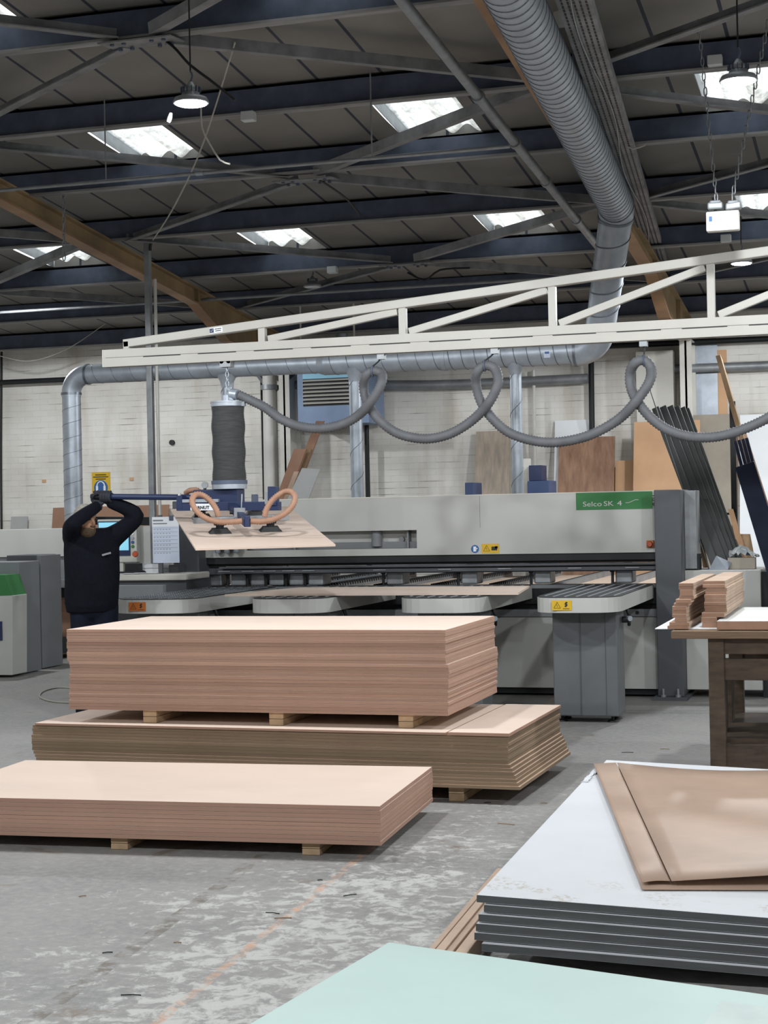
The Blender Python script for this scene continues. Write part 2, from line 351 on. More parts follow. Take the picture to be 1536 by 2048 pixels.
for a, b in zip(ys, ys[1:]):
    n = 5 if a > 6 else 1
    YS += [a+(b-a)*i/n for i in range(n)]
YS.append(YB)
xs = sorted(set([round(XL+.5*i, 3) for i in range(36)]+[v for s in SKX for v in s]))
xs2 = []
for a, b in zip(xs, xs[1:]): xs2 += [a, (a+b)/2]
xs2.append(xs[-1])
def sag(x, y):
    k = 0
    for a, b in zip(PUR, PUR[1:]):
        if a < y < b: k = math.sin(PI*(y-a)/(b-a))
    fx = abs(((x*2) % 1)-.5)*2
    return -.022*k*(1-fx*fx)
def hole(x, y): return any(a < x < b for a, b in SKX) and any(a < y < b for a, b in SKY)
NV = len(xs2)
vs = [(x, y, roofz(y)+sag(x, y)) for y in YS for x in xs2]
fs = [(j*NV+i, (j+1)*NV+i, (j+1)*NV+i+1, j*NV+i+1) for j in range(len(YS)-1) for i in range(NV-1) if not hole((xs2[i]+xs2[i+1])/2, (YS[j]+YS[j+1])/2)]
mb.add(vs, fs, 0, True)
tag(mb.build('ceiling', 'ceil', origin=(0, 0, 0), solid=.0), 'grey brown lining boards under the sloping roof', 'ceiling', kind='structure')
wn = 0
for (a, b) in SKX:
    for (c, d) in SKY:
        wn += 1
        r = thing('window_%d' % wn, ((a+b)/2, (c+d)/2, roofz((c+d)/2)), 'corrugated translucent roof light let into the roof lining', 'roof light', kind='structure')
        m = MB(); n = 40; h = .085
        def cz(x, y): return roofz(y)+h+.035*math.sin(2*PI*(x-a)/.23+.6)
        q = [(a-.06+(b-a+.12)*i/n, y, cz(a-.06+(b-a+.12)*i/n, y)) for y in (c-.05, d+.03) for i in range(n+1)]
        m.add(q, [(i, i+1, n+2+i, n+1+i) for i in range(n)], 0, True); m.build('sheet', 'sky', r)
        m = MB()
        for x in (a, b): m.add([(x, c, roofz(c)), (x, d, roofz(d)), (x, d, roofz(d)+.16), (x, c, roofz(c)+.16)], [(0, 1, 2, 3)])
        m.add([(a, c, roofz(c)), (b, c, roofz(c)), (b, c, roofz(c)+.16), (a, c, roofz(c)+.16)], [(0, 1, 2, 3)]); m.build('side_lining', 'galv_dull', r, solid=.006)
        m = MB(); m.add([(a, d, roofz(d)), (b, d, roofz(d)), (b, d+.01, roofz(d)+.16), (a, d+.01, roofz(d)+.16)], [(0, 1, 2, 3)]); m.build('end_lining', 'ceil', r, solid=.006)
# purlins
for i, y in enumerate(PUR):
    if y < 6.5: continue
    zt = roofz(y)-.015; m = MB(); m.box(XL, XR, y-.018, y+.018, zt-.2, zt); m.box(XL, XR, y-.075, y+.018, zt-.215, zt-.198, 1); m.box(XL, XR, y-.018, y+.07, zt-.015, zt)
    tag(m.build('roof_purlin', ['steel_dark', 'lit_flange'], origin=(0, y, zt)), 'dark steel purlin running the length of the roof', 'purlin', 'roof purlins', 'structure')
# portal frames
for i, x in enumerate((-12.1, -7.25, -2.24, 2.6)):
    r = thing('portal_frame', (x, 19.7, 0), 'tan painted steel portal frame rafter and column', 'portal frame', 'portal frames', 'structure')
    top = lambda y: roofz(y)-.23
    prof_b = [(2.0, top(2.0)-.36), (16.73, top(16.73)-.16), (17.6, 3.66), (18.6, 3.6)]
    prof_b[0] = (2.0, 3.985+(16.7-2.0)*.1); prof_b[1] = (16.7, 3.985)
    poly = [(x-.012, y, z) for y, z in prof_b]+[(x-.012, 19.9, 3.6), (x-.012, 19.9, top(19.9)), (x-.012, 2, top(2))]
    m = MB(); m.prism(poly, (.024, 0, 0)); m.build('rafter_web', 'rafter_tan', r)
    m = MB()
    for p, q in zip(prof_b, prof_b[1:]): m.bar((x, p[0], p[1]), (x, q[0], q[1]), .13, .018)
    m.build('bottom_flange', 'rafter_orange', r)
    MB().bar((x, 2, top(2)), (x, 19.9, top(19.9)), .13, .018).build('top_flange', 'rafter_tan', r)
    m = MB(); m.box(x-.06, x+.06, 16.72, 16.74, 3.99, top(16.73)); m.box(x-.06, x+.06, 18.58, 18.6, 3.6, top(18.6)); m.build('stiffener', 'rafter_tan', r)
    m = MB(); m.box(x-.07, x+.07, 19.5, 19.52, 0, 3.6); m.box(x-.07, x+.07, 19.88, 19.9, 0, 3.6); m.box(x-.012, x+.012, 19.5, 19.9, 0, 3.6); m.box(x-.07, x+.07, 18.6, 19.9, 3.585, 3.6); m.build('column', 'white_paint', r)
# roof bracing: crossed angles with a bolted gusset at each crossing
for x0, x1 in ((-11.9, -7.4), (-7.02, -2.3), (-2.18, 2.5)):
    for ym in (9.98, 13.18, 16.2):
        zc = lambda y: roofz(y)-.245
        ya, yb = ym-1.6, ym+1.45
        r = thing('roof_brace', ((x0+x1)/2, ym, zc(ym)), 'pair of crossed steel angle braces bolted at a gusset under the roof', 'roof brace', 'roof braces', 'structure')
        up = V((0, -.1, 1)).normalized(); C = V(((x0+x1)/2, ym, zc(ym)))
        for sx, sy in ((x0, ya), (x1, ya), (x0, yb), (x1, yb)):
            e = V((sx, sy, zc(sy))); s = C+(e-C).normalized()*.16
            m = MB(); m.bar(s, e, .085, .009, up); d = (e-s).normalized(); sd = d.cross(up).normalized()
            m.bar(s+sd*.04+Z*.035, e+sd*.04+Z*.035, .009, .075, up); m.build('angle', 'steel_brace', r)
        m = MB(); m.bar(C-X*.26-Z*.008, C+X*.26-Z*.008, .26, .01, up)
        m.build('gusset', 'steel_brace', r); m = MB()
        for sx in (-1, 1):
            for k in range(4): 
                p = C+V((sx*(.1+.085*(k % 2)), (-.065 if k < 2 else .065), -.013)); m.cyl(p, p-Z*.018, .016, n=6)
        m.build('bolts', 'steel_dark', r)

# ------------------------------------------------------------------ lights
SC.world = bpy.data.worlds.new('sky'); SC.world.use_nodes = True
bg = SC.world.node_tree.nodes['Background']; bg.inputs[0].default_value = (.95, .98, 1, 1); bg.inputs[1].default_value = 3.4
WATT = 420.0
def beam(p):   # the wide beam of one high bay lamp
    ld = bpy.data.lights.new('high_bay_light', 'SPOT'); ld.energy = WATT; ld.color = (.95, .98, 1); ld.spot_size = math.radians(174); ld.spot_blend = .05; ld.shadow_soft_size = .1
    lo = bpy.data.objects.new('high_bay_light', ld); COL.objects.link(lo); lo.location = p
def lamp(u, v, y, label, lit=True, s=.62):
    p = aY(u, v, y)
    if lit: beam(p-Z*.06)
    p = p*1.0; r = thing('high_bay_lamp', p, label, 'lamp', 'high bay lamps')
    m = MB(); m.tube([p+Z*t*s for t in (.0, .012, .05, .07, .1, .11)], [.165*s, .17*s, .15*s, .09*s, .08*s, .06*s], 28); m.build('reflector', 'galv_dull', r)
    m = MB(); m.tube([p+Z*t*s for t in (.1, .11, .145, .155, .2)], [r_*s*1.3 for r_ in (.05, .06, .06, .035, .015)], 20); m.build('driver_housing', 'galv_dull', r)
    m = MB()
    for k in range(12):
        a = k*PI/6; m.obox(p+V((math.cos(a)*.064*s*1.3, math.sin(a)*.064*s*1.3, .125*s)), V((math.cos(a), math.sin(a), 0)), V((-math.sin(a), math.cos(a), 0)), Z, .008, .002, .015)
    m.build('cooling_fins', 'steel_dark', r)
    m = MB(); m.ell(p-Z*.001, X*.15*s, Y_*.15*s, -Z*.022*s, 28, 8, t1=PI/2); m.build('lens', 'lamp_glass' if lit else 'lamp_off', r)
    zt = roofz(p.y)+(.06 if hole(p.x, p.y) else -.005); m = MB(); m.tube(crom([p+Z*.2*s, p+Z*.26*s+X*.012, p+Z*.3*s], .01), .006, 8); m.build('hook', 'steel_dark', r)
    MB().cyl(p+Z*.29*s, V((p.x, p.y, zt)), .005, n=6).build('drop_cable', 'black', r); return r
lamp(382, 207, 8.8, 'lit round lamp hanging at the upper left above the roof light')
lamp(1477, 163, 9.3, 'lit round lamp hanging at the upper right against a roof light')
lamp(1483, 527, 16.0, 'lit round lamp peeping over the crane truss at the right')
lamp(625, 574, 16.8, 'unlit round lamp hanging in the dark centre of the roof', lit=False, s=.6)
for x, y in ((-7.5, 9), (2.6, 9), (-7.2, 2.3), (-3.8, 2.3), (-.7, 2.3), (2.6, 2.3), (-9.5, 16.3), (2.2, 16.3)): beam((x, y, 4.05))  # unseen lamps assumed to continue the rows, added as lights without fittings

# ------------------------------------------------------------------ board stacks
def board(L, W, t, faces, edges, name, bev=.0012):
    m = MB(); vs = [(x, y, z) for x in (-L, 0) for y in (0, W) for z in (0, t)]
    m.add(vs, [(0, 1, 3, 2), (4, 6, 7, 5), (0, 4, 5, 1), (2, 3, 7, 6), (0, 2, 6, 4), (1, 5, 7, 3)], [1, 1, 1, 1, 0, 0])
    return m.build(name, [faces, edges], origin=(0, 0, 0), bevel=bev, seg=1)
def put(proto, first, FR, z, yaw, label, cat, group, dx=0, dy=0, da=0):
    o = proto if first else proto.copy()
    if not first: COL.objects.link(o)
    c, s = math.cos(yaw), math.sin(yaw); o.location = (FR[0]+dx*c-dy*s, FR[1]+dx*s+dy*c, z); o.rotation_euler = (0, 0, yaw+da); ROOT[o.name] = V(o.location)
    return tag(o, label, cat, group)
def bearer(FR, yaw, back, z0, z1, label, L=1.0, y0=.03, w=.09, layers=2):
    c, s = math.cos(yaw), math.sin(yaw); ux = V((c, s, 0)); uy = V((-s, c, 0)); m = MB(); h = (z1-z0)/layers
    for k in range(layers): m.obox(V((FR[0], FR[1], z0+h*(k+.5)))-ux*back+uy*(y0+L/2), ux, uy, Z, w/2, L/2, h/2-.001)
    tag(m.build('wooden_bearer', 'bearer', bevel=.003), label, 'bearer', 'bearers under the board stacks')
S1, A1 = (-2.466, 9.22), -.005
n1 = 25; p1 = .498/n1
pr = board(2.44, 1.22, p1-.0011, 'mdf', 'mdf_edge', 'mdf_sheet')
for i in range(n1):
    dx = 0 if i < 10 else (.014 if i < 16 else .008); dx += R(-.004, .004); dy = R(-.003, .003)-(.004 if i == 10 else 0)
    lab = 'topmost pale pink MDF sheet of the tall upper stack' if i == 0 else '%s MDF sheet from the top of the tall upper stack' % ORD[i]
    put(pr, i == 0, S1, .976-p1*(i+1), A1, lab, 'board', 'boards in the tall upper stack', dx, dy, R(-.0006, .0006))
S2, A2 = (-2.071, 9.10), -.024
zt2 = .402
n2 = 15; z2b = .088; p2 = (zt2-.018-z2b)/n2
pr = board(3.05, 1.36, p2-.0012, 'brown_mdf', 'brown_mdf_edge', 'mdf_sheet')
for i in range(n2):
    k = i/(n2-1); dx = -.01+(.0 if i < 8 else 0.010*(i-7))+R(-.003, .003); dy = R(-.004, .002)+(-.004*(i-7) if i > 7 else .012 if i < 3 else .0)
    put(pr, i == 0, S2, zt2-.018-p2*(i+1), A2, '%s brownish MDF sheet from the top of the wide lower stack' % ORD[i], 'board', 'boards in the wide lower stack', dx, dy, R(-.0012, .0012))
o = board(.36, 1.36, .0175, 'mdf', 'mdf_edge', 'mdf_offcut'); put(o, True, S2, zt2-.0178, A2, 'pink MDF strip lying at the right end of the wide stack', 'board', None, 0, -.01)
o = board(2.66, 1.36, .0135, 'mdf', 'mdf_edge', 'mdf_sheet'); put(o, True, S2, zt2-.0178, A2, 'pink MDF sheet covering the wide stack beneath the tall stack', 'board', None, -.375, -.008)
S3, A3 = (-2.366, 7.567), .061
n3 = 9; p3 = .19/n3
pr = board(2.44, 1.22, p3-.0012, 'mdf', 'mdf_edge', 'mdf_sheet')
for i in range(n3):
    lab = 'topmost pale pink MDF sheet of the low front stack' if i == 0 else '%s MDF sheet from the top of the low front stack' % ORD[i]
    put(pr, i == 0, S3, .253-p3*(i+1), A3, lab, 'board', 'boards in the low front stack', R(-.003, .003), R(-.003, .003), R(-.0006, .0006))
for b, z0, z1, lab, S, A, L in ((.36, 0, .063, 'right wooden bearer under the low front stack', S3, A3, 1.15), (1.36, 0, .063, 'second wooden bearer from the right under the low front stack', S3, A3, 1.15),
    (.33, 0, .087, 'wooden bearer under the right end of the wide stack', S2, A2, 1.25), (1.6, 0, .087, 'hidden middle bearer under the wide stack', S2, A2, 1.25), (2.7, 0, .087, 'far left bearer under the wide stack', S2, A2, 1.25),
    (.26, zt2-.004, .477, 'right bearer between the tall stack and the wide stack', S1, A1, 1.15), (1.07, zt2-.004, .477, 'middle bearer between the tall stack and the wide stack', S1, A1, 1.15), (1.9, zt2-.004, .477, 'left bearer between the tall stack and the wide stack', S1, A1, 1.15)):
    bearer(S, A, b, z0, z1, lab, L)

# white boards, lower right
WX, WY, tz, pw = -1.46, 5.82, .27, .031
AW = math.atan2(.08, 3.24); fr_ = aY(1536, 1836, WY+.025); TWL = math.atan2(tz-fr_.z, fr_.x-WX)
wx_ = V((math.cos(AW)*math.cos(TWL), math.sin(AW)*math.cos(TWL), -math.sin(TWL))); wy_ = V((-math.sin(AW), math.cos(AW), 0)); wn_ = wx_.cross(wy_); WO = V((WX, WY, tz))
def wz(u, v, h=0): return aP(u, v, WO+wn_*h, wn_)
def dusty():
    m = mat('dusty_white_board', (198, 201, 205), .7, var=.03, scale=2); nt = m.node_tree; L = nt.links; b = nt.nodes['Principled BSDF']; src = b.inputs['Base Color'].links[0].from_socket
    tc = nd(nt, 'ShaderNodeTexCoord'); sp = nd(nt, 'ShaderNodeSeparateXYZ'); L.new(tc.outputs['Object'], sp.inputs[0])
    nz = nd(nt, 'ShaderNodeTexNoise'); nz.inputs['Scale'].default_value = 60; nz.inputs['Detail'].default_value = 3; L.new(tc.outputs['Object'], nz.inputs['Vector'])
    n2 = nd(nt, 'ShaderNodeTexNoise'); n2.inputs['Scale'].default_value = 5; L.new(tc.outputs['Object'], n2.inputs['Vector'])
    r1 = nd(nt, 'ShaderNodeValToRGB'); r1.color_ramp.elements[0].position = .5; r1.color_ramp.elements[1].position = .6; L.new(nz.outputs['Fac'], r1.inputs[0])
    r2 = nd(nt, 'ShaderNodeValToRGB'); r2.color_ramp.elements[0].position = .5; r2.color_ramp.elements[1].position = .58; L.new(n2.outputs['Fac'], r2.inputs[0])
    r3 = nd(nt, 'ShaderNodeMapRange'); r3.inputs[1].default_value = .2; r3.inputs[2].default_value = .45; r3.inputs[3].default_value = .75; r3.inputs[4].default_value = 0; L.new(sp.outputs[1], r3.inputs[0])
    a = nd(nt, 'ShaderNodeMath', operation='MULTIPLY'); L.new(r1.outputs[0], a.inputs[0]); L.new(r2.outputs[0], a.inputs[1]); c = nd(nt, 'ShaderNodeMath', operation='MULTIPLY'); L.new(a.outputs[0], c.inputs[0]); L.new(r3.outputs[0], c.inputs[1])
    x = nd(nt, 'ShaderNodeMix', data_type='RGBA'); L.new(c.outputs[0], x.inputs[0]); L.new(src, x.inputs[6]); x.inputs[7].default_value = lin((172, 165, 155)); L.new(x.outputs[2], b.inputs['Base Color']); M['dusty_white'] = m
dusty()
for i in range(6):
    if i < 2:
        m = MB(); L_, D_ = 1.9, 3.1
        vs = [(x, y, z) for x in (0, L_) for y in (0, D_) for z in (0, pw-.004)]
        m.add(vs, [(0, 1, 3, 2), (4, 6, 7, 5), (0, 4, 5, 1), (2, 3, 7, 6), (0, 2, 6, 4), (1, 5, 7, 3)], [1, 1, 1, 1, 0, 0])
        o = pr = m.build('white_board', ['plaster_white' if i else 'dusty_white', 'plaster_edge'], origin=(0, 0, 0), bevel=.0015, seg=1)
    else: o = pr.copy(); COL.objects.link(o)
    off = [(0, 0), (.03, -.012), (.014, -.03), (.008, -.044), (.004, -.05), (.036, -.075)][i]
    o.location = WO+wx_*off[0]+wy_*off[1]-wn_*(pw*i+pw-.004); o.rotation_euler = (0, TWL, AW+[0, .001, -.001, .002, -.001, .001][i])
    ROOT[o.name] = V(o.location)
    tag(o, 'topmost white board of the stack at the lower right' if i == 0 else '%s white board with dark edge from the top, lower right' % ORD[i], 'board', 'white boards at the lower right')
b0 = wz(1213, 1520, .004); q = [b0, b0+wx_*1.6-wy_*.02, b0+wx_*1.6-wy_*.2, b0-wy_*.2]
m = MB(); m.prism([q[3], q[2], q[1], q[0]], wn_*-.003); tag(m.build('white_sheet', 'plaster_white'), 'thin white sheet under the brown hardboard at the far edge', 'sheet')
m = MB()
for k in range(40):
    t = k/39; p = wz(1170+30*t, 1564-32*t, .0015); m.obox(p+V((R(-.006, .004), 0, .001)), V((1, R(-.3, .3), R(0, .3))).normalized(), V((R(-.2, .2), 1, R(0, .2))).normalized(), Z, R(.006, .016), R(.012, .03), .002)
tag(m.build('torn_edge_paper', 'plaster_white'), 'torn white paper edge along the back of the white board', 'paper')
# brown hardboard sheets, slightly lifted at the front right
def sheet(name, rows, th, mats, label, cat, sub=2):
    m = MB(); n = len(rows[0]); m.add([p for r in rows for p in r], [(j*n+i, j*n+i+1, (j+1)*n+i+1, (j+1)*n+i) for j in range(len(rows)-1) for i in range(n-1)], 0, True)
    o = m.build(name, mats, solid=th); return tag(o, label, cat)
def lerp(a, b, t): return a+(b-a)*t
def patch(BL, BR, FR_, FL, n, fz):
    rows = []
    for j in range(n+1):
        r = []
        for i in range(n+1):
            s, t = i/n, j/n; p = lerp(lerp(BL, BR, s), lerp(FL, FR_, s), t); r.append(V((p.x, p.y, p.z+fz(s, t))))
        rows.append(r[::-1])
    return rows
hb = .285
zz = lambda u, v, dz=0: wz(u, v, .012+dz)
sheet('hardboard_sheet', patch(zz(1192, 1534, -.004), zz(1640, 1560, -.004), zz(1640, 1779, -.004), zz(1284, 1778, -.004), 8, lambda s, t: 0), .003, 'hardboard', 'brown hardboard sheet lying flat underneath the folded one', 'sheet')
sheet('hardboard_flap', patch(zz(1187, 1527, .012), zz(1232, 1525, .014), zz(1341, 1761, .014), zz(1284, 1764, .012), 8, lambda s, t: .004*math.sin(PI*s)*t), .003, 'hardboard', 'narrow brown hardboard flap beside the folded sheet on white boards', 'sheet')
sheet('hardboard_sheet', patch(zz(1234, 1525, .018), zz(1660, 1534, .05), zz(1660, 1742, .06), zz(1343, 1761, .02), 10, lambda s, t: -.03*math.sin(PI*min(1, s*1.0))*(1-t)), .003, 'hardboard', 'large curling brown hardboard sheet on top of white boards', 'sheet')
# battens under the white boards
bd_ = (aZ(975, 1755, .07)-aZ(861, 1888, .07)).normalized()
for i, (ua, w_, h_) in enumerate(((861, .024, .05), (876, .036, .064), (899, .027, .056), (919, .046, .07))):
    p = aZ(ua, 1892, h_)-bd_*.15; sd = V((bd_.y, -bd_.x, 0)); q = p+sd*(w_/2)
    tag(MB().obox(V((q.x, q.y, h_/2))+bd_*.75, bd_, sd, Z, .75, w_/2, h_/2).build('timber_batten', 'strip_wood', bevel=.003), '%s pale timber batten from the left under the white boards' % ORD[i], 'batten', 'battens under the white boards')
tag(MB().obox((WX+.35, WY+.9, .028), X, Y_, Z, .25, .05, .028).build('wooden_bearer', 'bearer'), 'bearer in the dark under the white boards, nearer one', 'bearer')
tag(MB().obox((WX+.35, WY+2.4, .028), X, Y_, Z, .25, .05, .028).build('wooden_bearer', 'bearer'), 'bearer in the dark under the white boards, farther one', 'bearer')
# mint boards, nearest
zm = .15; c0 = aZ(778, 1885, zm); c1 = aZ(500, 2048, zm); c2 = aZ(1536, 1990, zm)
uxm = (c2-c0).normalized(); uym = (c1-c0).normalized()
for i in range(3):
    m = MB(); t = .024; o_ = c0+uxm*(.0 if i == 0 else -.004*i)-Z*(t*i+.001*i); a, b, c, d = o_, o_+uxm*2.4, o_+uxm*2.4+uym*1.3, o_+uym*1.3
    m.prism([a, d, c, b], (0, 0, -t)); tag(m.build('mint_board', 'mint', bevel=.002), ['topmost pale mint green board nearest the camera', 'mint green board directly below the topmost mint one', 'lowest mint green board, nearest the floor'][i], 'board', 'mint boards at the front')
for k, lab in ((.35, 'left bearer under the mint boards'), (1.9, 'right bearer under the mint boards')):
    m = MB(); q = c0+uxm*k; m.bar(V((q.x, q.y, .037))+uym*.08, V((q.x, q.y, .037))+uym*1.2, .08, .073); tag(m.build('wooden_bearer', 'bearer'), lab, 'bearer', 'bearers under the board stacks')
p = aZ(1443, 2001, zm+.003); m = MB(); m.prism([p, p+uym*.8+uxm*.02, p+uxm*.9+uym*.8, p+uxm*.9], (0, 0, -.0025)); tag(m.build('grey_sheet', 'dusty_mint'), 'dusty grey sheet lying on the mint board at right', 'sheet')

# ------------------------------------------------------------------ beam saw
BY = 14.36
saw = thing('beam_saw', (-4.1, BY, 0), 'long grey panel beam saw with a green name plate', 'machine')
x0, x1, zb, zt = -6.22, -1.93, 1.262, 1.795
sl0, sl1, sz0, sz1 = -5.75, -4.09, 1.325, 1.49
m = MB(); m.box(x0, x1, BY, BY+.03, sz1, zt); m.box(x0, x1, BY, BY+.03, zb, sz0); m.box(x0, sl0, BY, BY+.03, sz0, sz1); m.box(sl1, x1, BY, BY+.03, sz0, sz1)
m.box(x0, x1, BY+.03, BY+.75, zt-.02, zt); m.box(x0, x1, BY+.73, BY+.75, zb, zt); m.box(x0, x0+.02, BY+.03, BY+.73, zb, zt); m.box(x1-.02, x1, BY+.03, BY+.73, zb, zt); m.box(x0, x1, BY+.03, BY+.73, zb, zb+.02)
cov = m.build('beam_cover', 'machine_light', saw)
m = MB(); m.box(sl0, sl1, BY+.16, BY+.18, sz0-.02, sz1+.02); m.build('slot_back', 'machine_light', cov)
m = MB(); m.box(sl0, sl1, BY+.1, BY+.155, sz0, sz0+.06); m.cyl((-4.5, BY+.1, sz0+.02), (-4.5, BY+.1, sz1), .05); m.cyl((-4.27, BY+.12, sz0+.08), (-4.27, BY+.155, sz0+.08), .025); m.box(-4.2, -4.185, BY+.06, BY+.155, sz0, sz1); m.box(-5.3, -5.28, BY+.06, BY+.155, sz0, sz1); m.build('saw_carriage', 'machine_grey', cov)
m = MB(); xs_ = aY(960, 1040, BY).x; m.box(xs_-.0015, xs_+.0015, BY-.001, BY+.002, sz1+.01, zt); m.build('panel_seam', 'machine_grey', cov)
m = MB(); m.box(x0, x1, BY-.003, BY+.01, zt-.006, zt+.003); m.build('edge_strip', 'white_paint', cov)
# sign
ga, gb = aY(1152, 985, BY), aY(1305, 1017, BY)
sg = MB().box(ga.x, gb.x, BY-.006, BY, gb.z, ga.z-.004).build('name_plate', 'green', saw)
text('lettering', 'Selco', .06, (ga.x+.058, BY-.0065, gb.z+.03), X, Z, 'lettering', sg, fit=.167); text('lettering', 'SK', .06, (ga.x+.242, BY-.0065, gb.z+.031), X, Z, 'lettering', sg, fit=.088); text('number', '4', .062, (ga.x+.36, BY-.0065, gb.z+.032), X, Z, 'lettering', sg, fit=.042)
sw = [(ga.x+.435, gb.z+.055), (ga.x+.46, gb.z+.055), (ga.x+.49, gb.z+.066), (ga.x+.52, gb.z+.078), (ga.x+.55, gb.z+.079)]
MB().tube(crom([(x, BY-.007, z) for x, z in sw], .006), .003, 6).build('swoosh', 'lettering', sg)
text('size_number', '470', .05, (x1-.0035, BY-.0015, gb.z+.02), Z, -X, 'ink', saw, sx=1.3)
# stickers on the cover
p = aY(950, 1098, BY); s1 = MB().disc((p.x, BY-.003, p.z), Y_, .036, .003).build('glove_sticker', 'sign_blue', saw)
m = MB(); m.box(p.x-.014, p.x+.012, BY-.0045, BY-.003, p.z-.022, p.z+.022); m.prism([(p.x+.01, BY-.0045, p.z-.01), (p.x+.026, BY-.0045, p.z+.006), (p.x+.02, BY-.0045, p.z+.01), (p.x+.008, BY-.0045, p.z+.003)], (0, .0015, 0)); m.build('glove_symbol', 'paper', s1)
def warning(name, c, w, h, xd, zd, m0, parent, blot='hand'):
    n = xd.cross(zd).normalized(); m = MB(); m.obox(c, xd, zd, n, w/2, h/2, .0015); s = m.build(name, m0, parent, bevel=.003)
    a = c-xd*w*.22+n*.002; hh = h*.34; tri = [a-xd*hh-zd*hh*.75, a+xd*hh-zd*hh*.75, a+zd*hh]; m = MB()
    for i in range(3): m.bar(tri[i], tri[(i+1) % 3], .0012, h*.09, n)
    m.build('warning_triangle', 'ink', s); m = MB(); m.bar(a-zd*hh*.45+xd*hh*.1, a+zd*hh*.3-xd*hh*.15, .0012, h*.1, n)
    b = c+xd*w*.22+n*.002
    if blot == 'hand': m.obox(b, xd, zd, n, w*.16, h*.2, .001); m.obox(b+xd*w*.12+zd*h*.12, xd, zd, n, w*.08, h*.12, .001)
    else:
        for k in range(4): m.obox(b+zd*h*(.28-.12*k)+xd*w*.02*(-1)**k, xd, zd, n, w*.05, h*.07, .001)
        m.obox(b-zd*h*.33, xd, zd, n, w*.16, h*.025, .001)
    m.build('pictogram', 'ink', s); return s
p = aY(981, 1097, BY-.002); warning('warning_sticker', p, .16, .085, X, Z, 'yellow', saw)
p = aY(1301, 1088, BY); m = MB(); m.box(p.x-.032, p.x+.032, BY-.02, BY, p.z-.032, p.z+.032); bb = m.build('button_base', 'orange_label', saw, bevel=.004); m = MB(); m.tube([(p.x, BY-.02, p.z), (p.x, BY-.045, p.z), (p.x, BY-.05, p.z), (p.x, BY-.062, p.z)], [.014, .014, .026, .02], 18); m.build('emergency_button', 'red_button', bb)
# columns
def column(xa, xb, lab, foot=True):
    m = MB(); m.box(xa, xb, BY-.16, BY+.5, .03, 1.8); c = m.build('column', 'machine_dark', saw, bevel=.008)
    m = MB(); m.box(xa-.03, xb+.03, BY-.22, BY+.55, 0, .03); m.build('base_plate', 'machine_dark', c)
    for x in (xa+.05, xb-.05): m = MB(); m.cyl((x, BY-.19, .03), (x, BY-.19, .1), .012, n=8); m.cyl((x, BY-.19, .03), (x, BY-.19, .05), .026, n=6); m.build('anchor_bolt', 'galv_dull', c)
column(-1.925, -1.70, ''); column(-6.42, -6.16, '')
m = MB(); m.box(-1.70, -1.60, BY+.1, BY+.4, 1.11, 1.79); m.build('end_cover', 'galv_dull', saw, bevel=.004)
m = MB(); m.box(-1.70, -1.06, BY+.04, BY+.85, .07, 1.1); m.build('cabinet', 'machine_light', saw, bevel=.006)
m = MB(); m.box(-1.06, -.9, BY+.1, BY+.8, .0, 1.08); m.build('cabinet_leg', 'black', saw)
# under the beam
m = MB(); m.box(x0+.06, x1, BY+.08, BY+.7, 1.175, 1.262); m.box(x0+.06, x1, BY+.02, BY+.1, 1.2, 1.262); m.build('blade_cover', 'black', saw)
m = MB(); m.box(x0+.2, x1, BY-.02, BY+.04, 1.155, 1.175); m.box(x0+.2, x1, BY-.01, BY+.04, 1.11, 1.142); m.box(x0+.06, x1, BY+.06, BY+.2, 1.1, 1.16); m.build('pressure_rail', 'machine_dark', saw, bevel=.004)
m = MB()
for u in (450, 497, 540, 578, 618, 760, 890, 1010, 1150, 1265): q = aY(u, 1134, BY); m.box(q.x-.06, q.x+.06, BY-.022, BY-.018, 1.128, 1.136)
m.build('rail_slots', 'galv_dull', saw)
# clamps hanging in the gap
for u, w in ((440, .14), (487, .16), (525, .15), (562, .15), (602, .15), (640, .15), (797, .16), (945, .15), (1090, .15), (1252, .15)):
    q = aY(u, 1150, BY+.25); m = MB(); m.box(q.x-w/2, q.x+w/2, BY+.12, BY+.36, .99, 1.12); c = m.build('clamp', 'galv_dull', saw, bevel=.015)
    m = MB(); m.cyl((q.x-w/2-.02, BY+.1, .985), (q.x-w/2-.02, BY+.1, 1.09), .013); m.cyl((q.x-w/2-.02, BY+.1, 1.09), (q.x-w/2-.02, BY+.1, 1.1), .022); m.build('clamp_pin', 'black', c)
# tables
m = MB(); m.box(x0, x1, BY-.03, BY+.1, .955, .985); m.build('table_edge', 'machine_grey', saw, bevel=.002)
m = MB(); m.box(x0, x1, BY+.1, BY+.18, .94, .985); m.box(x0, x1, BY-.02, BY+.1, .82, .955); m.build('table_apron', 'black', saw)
m = MB(); m.box(x0, x1, BY+.18, BY+3.4, .9, .925); m.build('rear_table', 'dust_wood', saw)
m = MB()
for x in [-6.0, -5.55, -5.1, -4.55, -4.0, -3.45, -2.9, -2.35]:
    rl = MB().box(x-.03, x+.03, BY+.2, BY+3.4, .925, .975).build('guide_rail', 'galv_dull', saw); m = MB()
    if x < -3.2:
        for k in range(40): m.cyl((x-.035, BY+.25+k*.078, .972), (x+.035, BY+.25+k*.078, .972), .02, n=8)
        r_ = m.build('rollers', 'black', rl)
    else: MB().box(x-.045, x-.03, BY+.2, BY+3.4, .93, .98).build('rail_edge', 'black', rl)
m = MB()
for k in range(7):
    for j in range(26): m.cyl((-5.55+.065*k+.02, BY+.3+j*.12, .945), (-5.55+.065*k+.06, BY+.3+j*.12, .945), .022, n=8)
tag(m.build('roller_bed', 'galv_dull', saw), kind='stuff')
